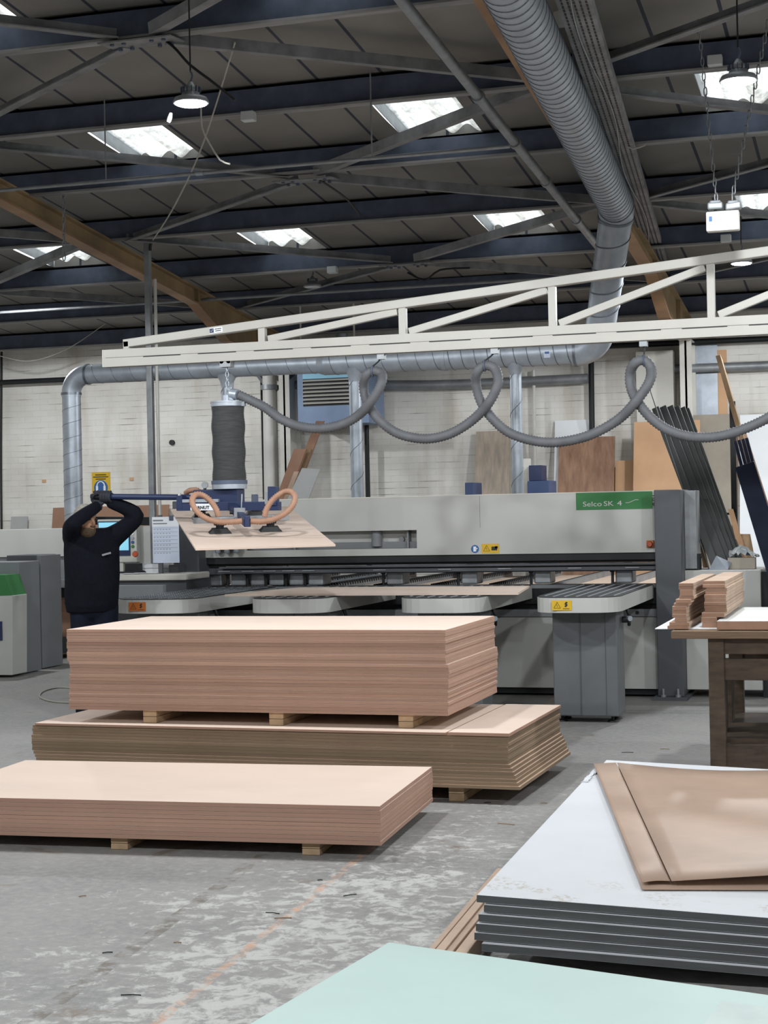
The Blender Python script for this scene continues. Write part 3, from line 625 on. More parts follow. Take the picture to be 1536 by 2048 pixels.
m = MB(); m.box(x0, x1, BY, BY+.04, .075, .70); m.build('front_panel', 'machine_light', saw, bevel=.003)
m = MB(); m.box(x0, x1, BY-.012, BY+.04, .705, .77); m.build('front_strip', 'galv_dull', saw)
m = MB()
for u in (580, 860, 1275): q = aY(u, 1222, BY); m.disc((q.x, BY-.018, .74), Y_, .016, .008, 12)
m.build('strip_holes', 'ink', saw)
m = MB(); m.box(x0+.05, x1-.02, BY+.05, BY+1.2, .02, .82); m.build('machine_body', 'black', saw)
for xx in (-6.0, -4.1, -2.2): m = MB(); m.cyl((xx, BY+.2, 0), (xx, BY+.2, .05), .05)
m = MB(); 
for yy in (BY+1.4, BY+3.2):
    for xx in (-6.0, -4.1, -2.1): m.box(xx-.05, xx+.05, yy-.05, yy+.05, 0, .9)
m.build('rear_legs', 'machine_dark', saw)
# lamps and hook under the beam at left
m = MB()
for u in (440, 458, 477): q = aY(u, 1103, BY); m.tube([(q.x, BY-.05, q.z+.03), (q.x, BY-.05, q.z-.0), (q.x, BY-.05, q.z-.015)], [.028, .03, .022], 14)
m.build('beam_lamp', 'galv', saw); q = aY(458, 1098, BY); MB().box(q.x-.13, q.x+.13, BY-.08, BY, q.z, q.z+.05).build('lamp_bracket', 'black', saw)

# air cushion tables
def air_table(xl, xr, yf, label, st='yellow', full=True):
    zt = .985; r = thing('air_cushion_table', ((xl+xr)/2, yf+.8, 0), label, 'table', 'air cushion tables')
    n = 14; w = (xr-xl)/2; cx = (xl+xr)/2; dd = .26; out = []
    for i in range(n+1):
        a = PI+PI*i/n; out.append((cx+w*abs(math.cos(a))**.6*(1 if math.cos(a) > 0 else -1), yf+dd-dd*abs(math.sin(a))**.8))
    yb = BY-.05; prof = [(x, y) for x, y in out]+[(xr, yb), (xl, yb)]
    MB().prism([(x, y, zt-.115) for x, y in prof], (0, 0, .112), smooth=False).build('rim', 'machine_light', r, bevel=.004)
    ins = [(cx+(x-cx)*.985, yf+.01+(y-yf)*.985) for x, y in prof]
    tp = MB().prism([(x, y, zt-.003) for x, y in ins], (0, 0, .006)).build('table_top', 'rubber', r)
    m = MB(); nx = max(6, int((xr-xl)/.085))
    for i in range(nx):
        for j in range(int((yb-yf-.12)/.045)):
            x = xl+.06+(xr-xl-.12)*i/(nx-1); y = yf+.1+j*.045
            if y < yf+dd*(abs((x-cx)/w)**2.2)+.03: continue
            m.cyl((x, y, zt+.003), (x, y, zt+.007), .009, n=6)
    tag(m.build('air_jets', 'galv', tp), kind='stuff')
    m = MB(); m.box(xl+.09, xr-.06, yf+.32, yf+.66, .05, zt-.115); pd = m.build('pedestal', 'pedestal_grey', r, bevel=.01)
    m = MB(); m.box(xl+.3, xl+.31, yf+.316, yf+.32, .06, zt-.12); m.box(xl+.5, xl+.503, yf+.316, yf+.32, .06, zt-.12); m.build('panel_seam', 'machine_dark', pd)
    for fx, fy in ((xl+.14, yf+.4), (xr-.12, yf+.4), (xl+.14, yf+.58), (xr-.12, yf+.58)):
        m = MB(); m.cyl((fx, fy, 0), (fx, fy, .015), .045, .035); m.cyl((fx, fy, .015), (fx, fy, .06), .012, n=10); m.build('levelling_foot', 'black', r)
    m = MB(); m.tube(crom([(xr-.02, yf+.55, zt-.12), (xr+.0, yf+.55, zt-.17), (xr-.01, yf+.6, zt-.25)], .02), .014, 8); m.cyl((xr-.05, yf+.5, zt-.2), (xr+.01, yf+.5, zt-.2), .025); m.build('air_valve', 'black', r)
    m = MB(); m.cyl((xr+.0, yf+.5, zt-.19), (xr+.02, yf+.47, zt-.19), .02); m.build('valve_cap', 'galv', r)
    c = V((cx-w*.3, yf-.0025+.0, zt-.058)); c.y = yf+dd-dd*abs(math.sin(math.acos(-.3**(1/.6))))**.8-.004
    if st: warning('warning_sticker', c, .155, .075, X, Z, st, r, 'bolt')
    return r
for (ua, ub), lab, st in (((1076, 1243), 'air cushion table at the right with yellow warning sticker and grey pedestal', 'yellow'), ((806, 968), 'air cushion table second from the right with a sheet across it', None), ((510, 662), 'air cushion table third from the right behind the tall stack', None), ((243, 398), 'leftmost air cushion table with orange sticker beside the operator', 'orange_label')):
    a = aY(ua, 1197, 12.55); b = aY(ub, 1207, 12.5); air_table(a.x, b.x, 12.32, lab, st)
# sheet lying on the tables
c = aZ(1050, 1186, 1.012); q = [V((-2.78, 12.62, .993)), V((-2.93, 13.75, .993)), V((-5.0, 13.75, .993)), V((-5.25, 12.62, .993))]
m = MB(); m.prism(q[::-1], (0, 0, .016)); tag(m.build('mdf_sheet', 'mdf', bevel=.001, seg=1), 'single pale sheet lying across the air cushion tables', 'board')

# ------------------------------------------------------------------ jib crane
GY = 12.0
cr = thing('jib_crane', aY(1300, 650, GY), 'white lattice jib crane beam spanning above the machine', 'crane')
xa = aY(212, 711, GY).x; xb = 2.2; zr0, zr1 = 2.925, 2.99
MB().box(2.2, 2.42, GY-.11, GY+.11, 0, 3.95).build('mast', 'cream_steel', cr, bevel=.01)
# cream double rail with lip slots
m = MB(); m.box(xa, xb, GY-.045, GY+.045, zr1-.012, zr1+.012); m.box(xa, xb, GY-.05, GY-.044, zr0-.055, zr1+.01); m.box(xa, xb, GY+.044, GY+.05, zr0-.055, zr1+.01); m.box(xa, xb, GY-.05, GY-.015, zr0-.061, zr0-.055); m.box(xa, xb, GY+.015, GY+.05, zr0-.061, zr0-.055)
rail = m.build('rail', 'cream_steel', cr)
m = MB(); m.box(xa+.02, xb, GY-.058, GY-.05, zr0+.012, zr0+.02); m.build('rail_lip', 'cream_steel', rail)
m = MB()
for k in range(16): x = xa+.35+k*.47; m.box(x, x+.32, GY-.0535, GY-.049, zr0+.004, zr0+.01)
m.build('rail_slots', 'ink', rail)
MB().box(xa-.006, xa, GY-.055, GY+.055, zr0-.06, zr1+.012).build('end_cap', 'white_paint', rail)
t0, t1 = aY(250, 688, GY), aY(1536, 503, GY); dzx = (t1.z-t0.z)/(t1.x-t0.x); topz = lambda x: t0.z+(x-t0.x)*dzx
p0, p1_ = V((t0.x, GY, t0.z)), V((xb, GY, topz(xb))); MB().bar(p0, p1_, .08, .066).build('top_chord', 'cream_steel', cr, bevel=.006)
MB().box(t0.x-.0, t0.x+.05, GY-.04, GY+.04, zr1+.01, t0.z+.02).build('web_post', 'cream_steel', cr, bevel=.005)
posts = [aY(u, v, GY).x for u, v in ((525, 668), (806, 640), (1105, 610), (1422, 575))]+[.2, 1.6]
for x in posts: MB().box(x-.028, x+.028, GY-.03, GY+.03, zr1+.008, topz(x)-.02).build('web_post', 'cream_steel', cr, bevel=.005)
for a, b in zip(posts, posts[1:]): MB().bar((a+.05, GY, zr1+.03), (b-.04, GY, topz(b)-.055), .05, .055).build('web_diagonal', 'cream_steel', cr, bevel=.005)
p = aY(432, 658, GY-.0405); dd_ = V((1, 0, dzx)).normalized(); uu = V((-dzx, 0, 1)).normalized(); c = V((p.x, GY-.0415, topz(p.x)))
lb = MB().obox(c, dd_, uu, Y_, .055, .021, .001).build('crane_label', 'paper', cr); m = MB(); m.obox(c-dd_*.036-Y_*.0015, dd_, uu, Y_, .017, .017, .001); m.build('label_square', 'navy', lb)
m = MB(); q = c-dd_*.036-Y_*.003; m.bar(q-dd_*.008, q-uu*.01, .001, .005, Y_); m.bar(q-uu*.01, q+dd_*.011+uu*.011, .001, .005, Y_); m.build('tick_mark', 'paper', lb)
m = MB(); m.obox(c+dd_*.018+uu*.008-Y_*.0015, dd_, uu, Y_, .028, .003, .001); m.obox(c+dd_*.018-uu*.007-Y_*.0015, dd_, uu, Y_, .024, .003, .001); m.build('label_print', 'ink', lb)

# ------------------------------------------------------------------ vacuum lifter
LX = aY(457, 880, GY).x
lf = thing('vacuum_lifter', (LX, GY, 1.86), 'black vacuum tube lifter with blue gripper hanging from the crane', 'lifter')
zT, zB = aY(457, 806, GY).z, aY(457, 975, GY).z; n = 46; pts, rr = [], []
for i in range(n*2+1): pts.append((LX, GY, lerp(zB+.03, zT-.02, i/(2*n)))); rr.append(.128+(.0035 if i % 2 else -.0025)+.004*math.sin(i*.21))
MB().tube(pts, rr, 32).build('lift_tube', 'bellows', lf)
m = MB(); m.cyl((LX, GY, zT-.028), (LX, GY, zT), .134, n=32); m.cyl((LX, GY, zT), (LX, GY, zT+.012), .138, n=32); m.cyl((LX, GY, zT+.012), (LX, GY, zT+.06), .05, n=20); m.box(LX+.125, LX+.15, GY-.03, GY+.01, zT-.03, zT+.005); m.build('top_flange', 'galv', lf)
m = MB(); m.cyl((LX, GY, zB-.012), (LX, GY, zB+.03), .137, n=32); m.build('bottom_ring', 'galv', lf); MB().cyl((LX, GY, zB+.026), (LX, GY, zB+.055), .141, n=32).build('clamp_band', 'steel_dark', lf)
# chain and trolley
zch = 2.865; m = MB(); m.box(LX-.045, LX+.045, GY-.04, GY+.04, zch-.045, zch); m.cyl((LX-.03, GY-.04, zch+.0), (LX-.03, GY+.04, zch), .02, n=12); m.cyl((LX+.03, GY-.04, zch), (LX+.03, GY+.04, zch), .02, n=12); m.build('trolley', 'galv_dull', lf)
m = MB(); k = 0; z = zch-.045
while z > zT+.06:
    c = V((LX, GY-.0, z-.02)); ax = X if k % 2 else Y_; m.tube([c+ax*(.013*math.cos(t))+Z*(.024*math.sin(t)) for t in [2*PI*i/12 for i in range(13)]], .0045, 6, False); z -= .037; k += 1
m.build('chain', 'galv', lf)
m = MB(); m.cyl((LX+.04, GY-.02, zT+.02), (LX+.04, GY-.02, zT+.1), .03); m.cyl((LX+.04, GY-.02, zT+.07), (LX+.1, GY-.03, zT+.06), .042); m.build('hose_socket', 'galv', lf)
# gripper head
hz = zB-.012
m = MB(); m.box(LX-.28, LX+.1, GY-.07, GY+.07, hz-.115, hz); m.build('head_block', 'navy', lf, bevel=.008)
hb0, hb1 = aY(187, 993, GY-.05), V((LX-.2, GY-.03, hz-.062))
hbd = (hb1-hb0).normalized()
MB().cyl(hb0+hbd*.1, hb1, .023, n=18).build('handle_bar', 'navy', lf)
m = MB(); m.tube([hb0-hbd*.02, hb0, hb0+hbd*.06, hb0+hbd*.14], [.021, .026, .026, .024], 14); m.build('grip', 'black', lf)
q = aY(360, 993, GY-.05); MB().cyl(q-hbd*.006, q+hbd*.006, .028).build('bar_clip', 'white_paint', lf)
ca, cb = aY(356, 1013, GY-.09), aY(560, 1012, GY-.09)
mb_ = MB().bar(ca, cb, .07, .068).build('cross_beam', 'navy', lf, bevel=.004)
m = MB(); q = aY(360, 1006, GY-.09); m.bar(aY(357, 1009, GY-.09)+Z*.02, aY(368, 1009, GY-.09)+Z*.02, .075, .1); m.build('beam_stop', 'navy', lf)
q0, q1 = aY(381, 1014, GY-.127), aY(432, 1014, GY-.127); pl = MB().bar(q0, q1, .004, .052).build('maker_plate', 'paper', lf); text('lettering', 'BARNUT', .034, aY(384, 1018.5, GY-.131), X, Z, 'ink', pl, sx=1.1, off=.0008)
m = MB(); m.bar(aY(366, 1002, GY-.12), aY(438, 1001, GY-.12), .03, .024); m.build('guide_rod', 'galv', lf)
m = MB(); m.bar(aY(547, 1011, GY-.1), aY(547, 973, GY-.1), .07, .075, Y_); m.build('end_block', 'navy', lf, bevel=.004)
MB().bar(aY(537, 1008, GY-.12), aY(537, 984, GY-.12), .05, .03, Y_).build('block_face', 'galv_dull', lf)
# lifted board: plane through its corners
B0, B1, B2, B3 = V((-4.658, 10.683, 1.434)), V((-3.782, 11.16, 1.438)), V((-4.878, 13.17, 1.725)), V((-5.754, 12.693, 1.722))
bn = (B1-B0).cross(B3-B0).normalized()
m = MB(); m.prism([B0, B1, B2, B3], -bn*.014, 0); lbd = m.build('mdf_sheet', ['mdf', 'mdf_edge'], bevel=.001, seg=1); tag(lbd, 'tilted pale panel held up by the lifter suction pads', 'board')
def onb(u, v, h=0): return aP(u, v, B0+bn*h, bn)
bx = (B1-B0).normalized(); by = bn.cross(bx)
# arms down to the pads
arm0, arm1 = V((LX+.0, GY-.05, hz-.12)), onb(495, 1046, .11)
m = MB(); m.bar(aY(462, 1012, GY-.1), arm1, .05, .06); m.build('front_arm', 'navy', lf, bevel=.004)
m = MB(); e = arm1; m.obox(e+Z*.012, RT, FW, UP, .018, .03, .04); m.build('arm_end', 'navy', lf, bevel=.004)
m = MB(); q = lerp(aY(462, 1012, GY-.1), arm1, .55); m.obox(q+Z*.02, RT, FW, UP, .04, .035, .035); m.build('sliding_bracket', 'galv_dull', lf); MB().cyl(q+Z*.02-RT*.05, q+Z*.02-RT*.075, .014).build('knob', 'black', lf)
MB().cyl(aY(483, 1018, GY-.12), aY(484, 988, GY-.12), .007, n=8).build('stop_rod', 'galv', lf)
pads = [(440, 1066), (541, 1062), (404, 1037), (510, 1031)]
pw_ = [onb(*p) for p in pads]
h_ = .1
m = MB(); qa, qb = onb(391, 1052, h_*.5), onb(572, 1044, h_*.5); m.bar(pw_[0]+bn*h_+(pw_[0]-pw_[1]).normalized()*.2, pw_[1]+bn*h_+(pw_[1]-pw_[0]).normalized()*.14, .04, .042, bn); m.build('pad_rail', 'galv_dull', lf, bevel=.003)
for p in pw_:
    m = MB(); ux = bx; uy = by
    def ringp(h, a, b): return [p+bn*h+ux*(sx*a)+uy*(sy*b) for sx, sy in ((-1, -1), (1, -1), (1, 1), (-1, 1))]
    r0, r1, r2 = ringp(0.001, .085, .06), ringp(.028, .06, .042), ringp(.036, .06, .042)
    vs = r0+r1+r2; m.add(vs, [(0, 1, 2, 3)[::-1], (8, 9, 10, 11)]+[(i, (i+1) % 4, 4+(i+1) % 4, 4+i) for i in range(4)]+[(4+i, 4+(i+1) % 4, 8+(i+1) % 4, 8+i) for i in range(4)])
    pd = m.build('suction_pad', 'rubber', lf, bevel=.004)
    m = MB(); m.cyl(p+bn*.036, p+bn*.06, .03); m.cyl(p+bn*.06, p+bn*.075, .045); m.cyl(p+bn*.07, p+bn*(h_-.01), .02); m.build('pad_joint', 'black', pd)
for p in pw_[2:]: MB().bar(p+bn*.09, p+bn*.17, .05, .05, bx).build('pad_drop', 'steel_dark', lf)
def hose(name, pts, r, m0, parent, pitch=.015, amp=.14, n=12):
    P = crom(pts, pitch/2); L_ = len(P); return MB().tube(P, [r*(1+amp*(1 if i % 2 else -1)) for i in range(L_)], n).build(name, m0, parent)
def sec(pl, d): return [aD(u, v, d+dd) for u, v, dd in pl]
e = (arm1-EYE).dot(FW)
hose('suction_hose', sec([(437, 1034, .02), (432, 1018, .02), (420, 1001, .03), (404, 990, .03), (390, 990, .0), (384, 1002, -.04), (390, 1018, -.06), (406, 1033, -.07), (428, 1042, -.06), (455, 1044, -.03), (483, 1042, 0)], e), .021, 'hose_orange', lf)
hose('suction_hose', sec([(529, 1034, .02), (534, 1016, .02), (548, 997, .03), (568, 984, .03), (583, 984, .0), (590, 996, -.03), (584, 1013, -.05), (567, 1029, -.06), (545, 1039, -.05), (522, 1043, -.02), (503, 1042, 0)], e), .021, 'hose_orange', lf)
hose('suction_hose', [aY(402, 986, GY+.05), aY(393, 980, GY+.05), aY(380, 981, GY+.06), aY(372, 986, GY+.1)], .02, 'hose_orange', lf)
m = MB(); q = aY(410, 988, GY-.04); m.cyl(q, q+Z*.05, .012); m.build('gauge_stem', 'black', lf); MB().cyl(q+Z*.07-FW*.015, q+Z*.07+FW*.015, .026).build('pressure_gauge', 'galv_dull', lf)

# supply hose looping along the crane
hp = [(478, 797), (500, 800), (530, 815), (562, 838), (600, 853), (640, 857), (680, 850), (715, 832), (743, 802), (762, 768), (763, 748), (746, 742), (731, 752), (727, 775), (735, 805), (757, 838), (790, 864), (830, 876), (870, 876), (910, 863), (950, 836), (980, 802), (996, 765), (990, 738), (970, 731), (954, 744), (952, 768), (962, 803), (985, 837), (1020, 866), (1070, 882), (1120, 884), (1180, 870), (1235, 840), (1270, 805), (1298, 765), (1302, 737), (1288, 721), (1270, 726), (1260, 748), (1263, 778), (1280, 810), (1310, 843), (1350, 866), (1400, 875), (1450, 870), (1500, 853), (1545, 830), (1600, 790), (1665, 745), (1740, 770), (1850, 830), (1990, 820), (2110, 720), (2160, 640)]
yo = []
for i, (u, v) in enumerate(hp): yo.append(-.055 if i in (8, 9, 21, 22, 34, 35) else (.055 if i in (13, 14, 26, 27, 39, 40) else 0))
pts = [aY(u, v, GY+o) for (u, v), o in zip(hp, yo)]; pts[0] = V((LX+.1, GY-.03, zT+.06))
hs = thing('vacuum_supply_hose', aY(868, 876, GY), 'long grey corrugated hose looping below the crane rail', 'hose')
hose('corrugated_hose', pts, .036, 'hose_grey', hs, .022, .09, 14)
for u, v, k in ((763, 706, 11), (990, 692, 24), (1287, 678, 37)):
    p = aY(u, v, GY); q = pts[k]+Z*.036; t = V((p.x, GY, 2.866)); m = MB(); m.tube([t-Z*.03, lerp(t-Z*.03, q, .5)+X*.006, q], .006, 8); tb = m.build('hose_hanger', 'black', hs); MB().box(t.x-.028, t.x+.028, GY-.03, GY+.03, t.z-.045, t.z).build('hose_trolley', 'galv_dull', tb)
    m = MB(); m.tube([pts[k]+V((0, .042*math.cos(a), .042*math.sin(a))) for a in [2*PI*i/14 for i in range(15)]], .006, 6, False); m.build('hose_clip', 'steel_dark', tb)

# ------------------------------------------------------------------ ducts
du = thing('extraction_duct', (-2.3, 15, 3.1), 'galvanised spiral extraction duct running down from the roof along the machine', 'duct')
def spiral(name, p, q, r, pitch=.1, n=40, amp=.0045, parent=du, m0='galv', tilt=.25, r2=None):
    p = V(p); q = V(q); L_ = (q-p).length; d = (q-p)/L_; k = max(2, int(L_/pitch)); t = MB().tube([p, q], [r, r2 or r], n, True).build(name, m0, parent)
    m = MB(); ref = Z if abs(d.z) < .8 else X; a = d.cross(ref).normalized(); b = d.cross(a)
    N = k*28; pts = []
    for i in range(N+1):
        s = i/N; rr_ = (r+(r2 or r)*0 if r2 is None else r+(r2-r)*s)+.001; ang = 2*PI*s*k; pts.append(p+d*(L_*s)+(a*math.cos(ang)+b*math.sin(ang))*rr_)
    m.tube(pts, amp, 5, True); m.build('spiral_seam', 'galv_seam', t); return t
def elbow(name, p, d1, d2, r, rad, parent=du, n=28, seg=4):
    d1 = V(d1).normalized(); d2 = V(d2).normalized(); ang = d1.angle(d2); tl = rad*math.tan(ang/2); a = p-d1*tl; N = d1.cross(d2).normalized(); ctr = a+N.cross(d1)*rad
    pts = []
    for i in range(seg*3+1):
        th = ang*i/(seg*3); v = a-ctr; pts.append(ctr+v*math.cos(th)+N.cross(v)*math.sin(th))
    t = MB().tube([a-d1*.03]+pts+[pts[-1]+d2*.03], r, n, True).build(name, 'galv', parent)
    m = MB()
    for e_, dd in ((a, d1), (pts[-1], d2)): m.cyl(e_-dd*.012, e_+dd*.012, r+.006, n=n)
    m.build('duct_collar', 'galv_seam', t); return a, pts[-1]
D1 = V((-2.19, 14.2, 4.245)); D0 = D1+(V((-1.86, 8.0, 4.50))-D1)*1.9; D2 = V((-2.43, 14.95, 3.30)); DY = 15.0; dz_ = 3.095
dd1 = (D1-D0).normalized(); dd2 = (D2-D1).normalized()
a1, b1 = elbow('duct_elbow', D1, dd1, dd2, .152, .22)
spiral('main_duct', D0, a1, .15, .105)
m = MB()
dr = V((-2.62, DY, dz_+.0)); d3 = (dr-D2).normalized()
corner = V((-2.52, DY, dz_)); c_in = (corner-D1).normalized()
a2, b2 = elbow('duct_elbow', corner, c_in, V((-1, 0, 0)), .135, .25)
spiral('drop_duct', b1, a2, .145, .22, amp=.007, r2=.135)
XE = aY(160, 745, DY).x+.02
spiral('horizontal_duct', b2, (aY(890, 715, DY).x, DY, dz_), .118, .12, amp=.004)
m = MB(); xx = aY(890, 715, DY).x; m.tube([(xx+.02, DY, dz_), (xx-.02, DY, dz_)], [.125, .125], 28); xx2 = aY(650, 725, DY).x; m.build('duct_joint', 'galv', du)
spiral('horizontal_duct', (xx, DY, dz_), (xx2, DY, dz_), .112, .16, amp=.003)
m = MB(); m.tube([(xx2+.01, DY, dz_), (xx2-.06, DY, dz_+.005)], [.114, .097], 28); m.build('reducer', 'galv', du)
XL_ = aY(145, 900, DY).x
a3, b3 = elbow('duct_elbow', V((XL_, DY, dz_+.01)), (-1, 0, 0), (0, 0, -1), .098, .19)
spiral('horizontal_duct', (xx2-.05, DY, dz_+.005), a3, .096, .2, amp=.002)
spiral('down_duct', b3, (XL_, DY, 1.1), .094, .15, amp=.002)
for u, ve, r_ in ((455, 800, .06), (711, 995, .06), (1032, 990, .055)):
    x = aY(u, 800, DY).x; zz_ = aY(u, ve, DY).z if u > 500 else 1.8
    m = MB(); m.tube([(x, DY, dz_-.06), (x, DY, dz_-.13), (x, DY, dz_-.19)], [r_*1.7, r_*1.15, r_], 20); m.build('branch_cone', 'galv', du); spiral('branch_duct', (x, DY, dz_-.18), (x, DY, 1.3), r_, .28, 20, .0025)
q = aY(1094, 708, DY-.115); lbl = MB().bar(q-X*.03, q+X*.03, .004, .07).build('duct_label', 'paper_blue', du); m = MB(); m.bar(q-X*.02-Y_*.003+Z*.012, q+X*.02-Y_*.003+Z*.012, .002, .02); m.build('label_print', 'sign_blue', lbl)
# duct hangers
for s in (.1, .53, .76, .95):
    p = lerp(D0, D1, s); MB().cyl(p+Z*.13, V((p.x, p.y, roofz(p.y)-.02)), .005, n=6).build('hanger_rod', 'steel_dark', du)

# pipes and conduits overhead
def pipe(name, pts, r, m0, label, cat, joints=(), jm=None, n=14):
    t = thing(name, lerp(V(pts[0]), V(pts[-1]), .5), label, cat); MB().tube([V(p) for p in pts], r, n).build('pipe', m0, t)
    for s in joints:
        p = lerp(V(pts[0]), V(pts[-1]), s); d = (V(pts[-1])-V(pts[0])).normalized(); MB().cyl(p-d*.03, p+d*.03, r*1.3, n=n).build('coupling', jm or m0, t)
    return t
pa, pb = aD(770, -40, 9.6), aD(1203, 505, 16.9)
pb = aY(1205, 505, 16.0); pa = aY(775, -35, 9.0); pa = pb+(pa-pb)*1.35
pipe('sprinkler_pipe', [pa, pb], .036, 'galv_dull', 'grey steel pipe sloping down beside the big spiral duct', 'pipe', (.48, .6, .72, .86))
ta, tb_ = aY(1140, -20, 9.2), aY(1325, 560, 18.2); ta = tb_+(ta-tb_)*1.2
m = MB(); t = thing('cable_tray', lerp(ta, tb_, .5), 'perforated grey cable tray behind the big spiral duct', 'cable tray'); d = (tb_-ta).normalized(); sd = d.cross(Z).normalized(); up = sd.cross(d)
m.bar(ta, tb_, .2, .004); m.bar(ta+sd*.1+up*.03, tb_+sd*.1+up*.03, .003, .06); m.bar(ta-sd*.1+up*.03, tb_-sd*.1+up*.03, .003, .06); tr = m.build('tray', 'steel_brace', t)
m = MB(); L_ = (tb_-ta).length
for k in range(int(L_/.06)):
    for j in (-.07, -.035, 0, .035, .07): q = ta+d*(.03+k*.06)+sd*j-up*.003; m.obox(q, d, sd, up, .02, .006, .0012)
tag(m.build('perforations', 'black', tr), kind='stuff')
m = MB(); m.tube(crom([lerp(ta, tb_, s)+sd*(.03*math.sin(s*20))-up*.012 for s in [i/24 for i in range(25)]], .1), .005, 6); m.build('loose_cable', 'galv_dull', t)
zc_ = aY(0, 381, 11.5).z
cp = pipe('electrical_conduit', [(-8.5, 11.5, zc_), (aY(1020, 285, 11.5).x, 11.5, zc_)], .014, 'galv_dull', 'thin pale conduit crossing below the roof at upper left', 'conduit', (.3, .6), 'galv')
for u in (212, 745): p = aY(u, 360, 11.5); MB().cyl((p.x, 11.5, zc_), (p.x, 11.5, roofz(11.5)-.02), .006, n=6).build('drop_rod', 'galv_dull', cp)
z2_ = aY(400, 600, 16.9).z
pipe('electrical_conduit', [(-11.5, 16.9, z2_), (-2.8, 16.9, z2_)], .016, 'galv_dull', 'dark thin pipe crossing the roof above the crane truss', 'conduit', (.5,))
pipe('wall_pipe', [aY(0, 666, 19.7)-X*.5, aY(310, 652, 19.7)], .03, 'pvc', 'white pipe high on the back wall at left', 'pipe')
pipe('wall_pipe', [aY(0, 765, 19.85)-X*.5, aY(420, 746, 19.85)], .035, 'black', 'black pipe along the back wall at left', 'pipe', (.5,))
pipe('wall_pipe', [aY(1184, 860, 19.86), aY(1182, 697, 19.86), aY(1192, 693, 19.86), V((XR, 19.86, aY(1560, 681, 19.86).z))], .035, 'black', 'black pipe turning along the back wall at right', 'pipe')
pipe('wall_pipe', [aY(560, 770, 19.9), aY(860, 770, 19.9), aY(930, 768, 19.9), aY(1176, 757, 19.9)], .06, 'galv_dull', 'grey horizontal rail on the brick wall behind the hose loops', 'pipe')
pipe('wall_pipe', [aY(1312, 740, 19.9), V((XR, 19.9, aY(1560, 735, 19.9).z))], .055, 'galv_dull', 'grey horizontal rail on the wall at far right', 'pipe')
pipe('down_pipe', [aY(538, 742, 19.6), V((aY(538, 900, 19.6).x, 19.6, .0))], .085, 'pvc', 'white down pipe against the back wall behind the lifter', 'pipe', (.06,), 'galv_dull')
pipe('down_pipe', [V((aY(523, 745, 19.8).x, 19.8, 3.4)), V((aY(526, 900, 19.8).x, 19.8, .0))], .025, 'black', 'thin black pipe beside the white down pipe', 'pipe')
pipe('down_pipe', [aY(733, 850, 19.85), V((aY(735, 950, 19.85).x, 19.85, 0))], .03, 'black', 'black drain pipe below the blue fan heater', 'pipe')
pipe('down_pipe', [aY(562+505, 740, 19.9), V((aY(1068, 930, 19.9).x, 19.9, 0))], .022, 'pvc', 'thin white painted conduit down the brick wall at centre', 'pipe')
pipe('flue_pipe', [V((aY(655, 700, 19.0).x, 19.55, aY(594, 738, 19.25).z+.121)), V((aY(655, 620, 19.0).x, 19.55, roofz(19.55)-.02))], .075, 'galv', 'shiny flue pipe rising from the fan heater to the roof', 'pipe', (.25,), 'galv')
for u, lab in ((600, 'left thin white hanging rod behind the crane truss'), (707, 'right thin white hanging rod behind the crane truss')):
    p = aY(u, 610, 18.4); tag(MB().cyl((p.x, 18.4, aY(u, 690, 18.4).z), (p.x, 18.4, roofz(18.4)-.03), .012, n=8).build('hanging_rod', 'pvc', origin=(p.x, 18.4, p.z)), lab, 'rod', 'hanging rods')
# conduit drop pole
ps = thing('service_pole', aY(300, 900, 14.9)*1.0, 'tall grey service pole with a slim conduit from roof to machine', 'pole'); px = aY(293, 420, 14.9).x
ps.location.z = 0; ROOT[ps.name] = V(ps.location)
MB().box(px-.03, px+.03, 14.87, 14.93, 0, roofz(14.9)-.2).build('post', 'galv_dull', ps, bevel=.006); MB().cyl((px+.075, 14.9, .9), (px+.075, 14.9, 4.0), .016, n=10).build('slim_conduit', 'pvc', ps)
m = MB(); m.tube(crom([(px+.04, 14.88, 4.28), (px+.06, 14.86, 4.36), (px+.16, 14.8, 4.45), (px+.45, 14.75, 4.47), (px+.75, 14.7, 4.5)], .05), .016, 8); m.build('power_cable', 'black', ps)
def wire(pts, r, m0, label, cat='cable', name='hanging_cable', group=None):
    return tag(MB().tube(crom(pts, .06), r, 6).build(name, m0), label, cat, group)
wire([aY(470, 85, 10.2), aY(405, 290, 11.6), aY(350, 410, 12.6), aY(306, 480, 14.6)], .006, 'cable_white', 'pale cable slanting from the roof to the grey pole', name='slanting_cable')
wire([aY(0, 712, 19.2), aY(60, 722, 19.2), aY(130, 700, 19.2), aY(200, 655, 19.2), aY(255, 612, 18.8)], .006, 'cable_white', 'sagging pale cable across the upper left wall', name='sagging_cable')
wire([aY(3, 700, 19.9), aY(2, 900, 19.9), aY(3, 1060, 19.9)], .018, 'black', 'black cable down the wall at the left edge', name='wall_cable')
wire([aY(402, 215, 9.8), aY(404, 255, 9.8), aY(418, 285, 9.8), aY(440, 320, 9.8), aY(460, 328, 9.8)], .006, 'cable_white', 'loose pale cable end hanging below the left lamp', name='loose_cable')
wire([aY(640, 360, 13.2), aY(690, 395, 13.9), aY(720, 430, 14.5)], .01, 'black', 'black cable dangling from the middle brace gusset')
wire([aY(300, 60, 10.1), aY(345, 92, 10.0), aY(380, 130, 9.9), aY(420, 160, 9.9), aY(470, 200, 9.9)], .01, 'black', 'black cable draped past the upper gusset')
wire([aY(815, 545, 16.4), aY(850, 560, 16.4), aY(880, 540, 16.4), aY(940, 536, 16.4)], .01, 'black', 'black cable draped below the lower gusset')
wire([aY(1245, 285, 12.6), aY(1265, 298, 12.6), aY(1290, 290, 12.6)], .007, 'cable_white', 'short white cable tail right of the big duct')
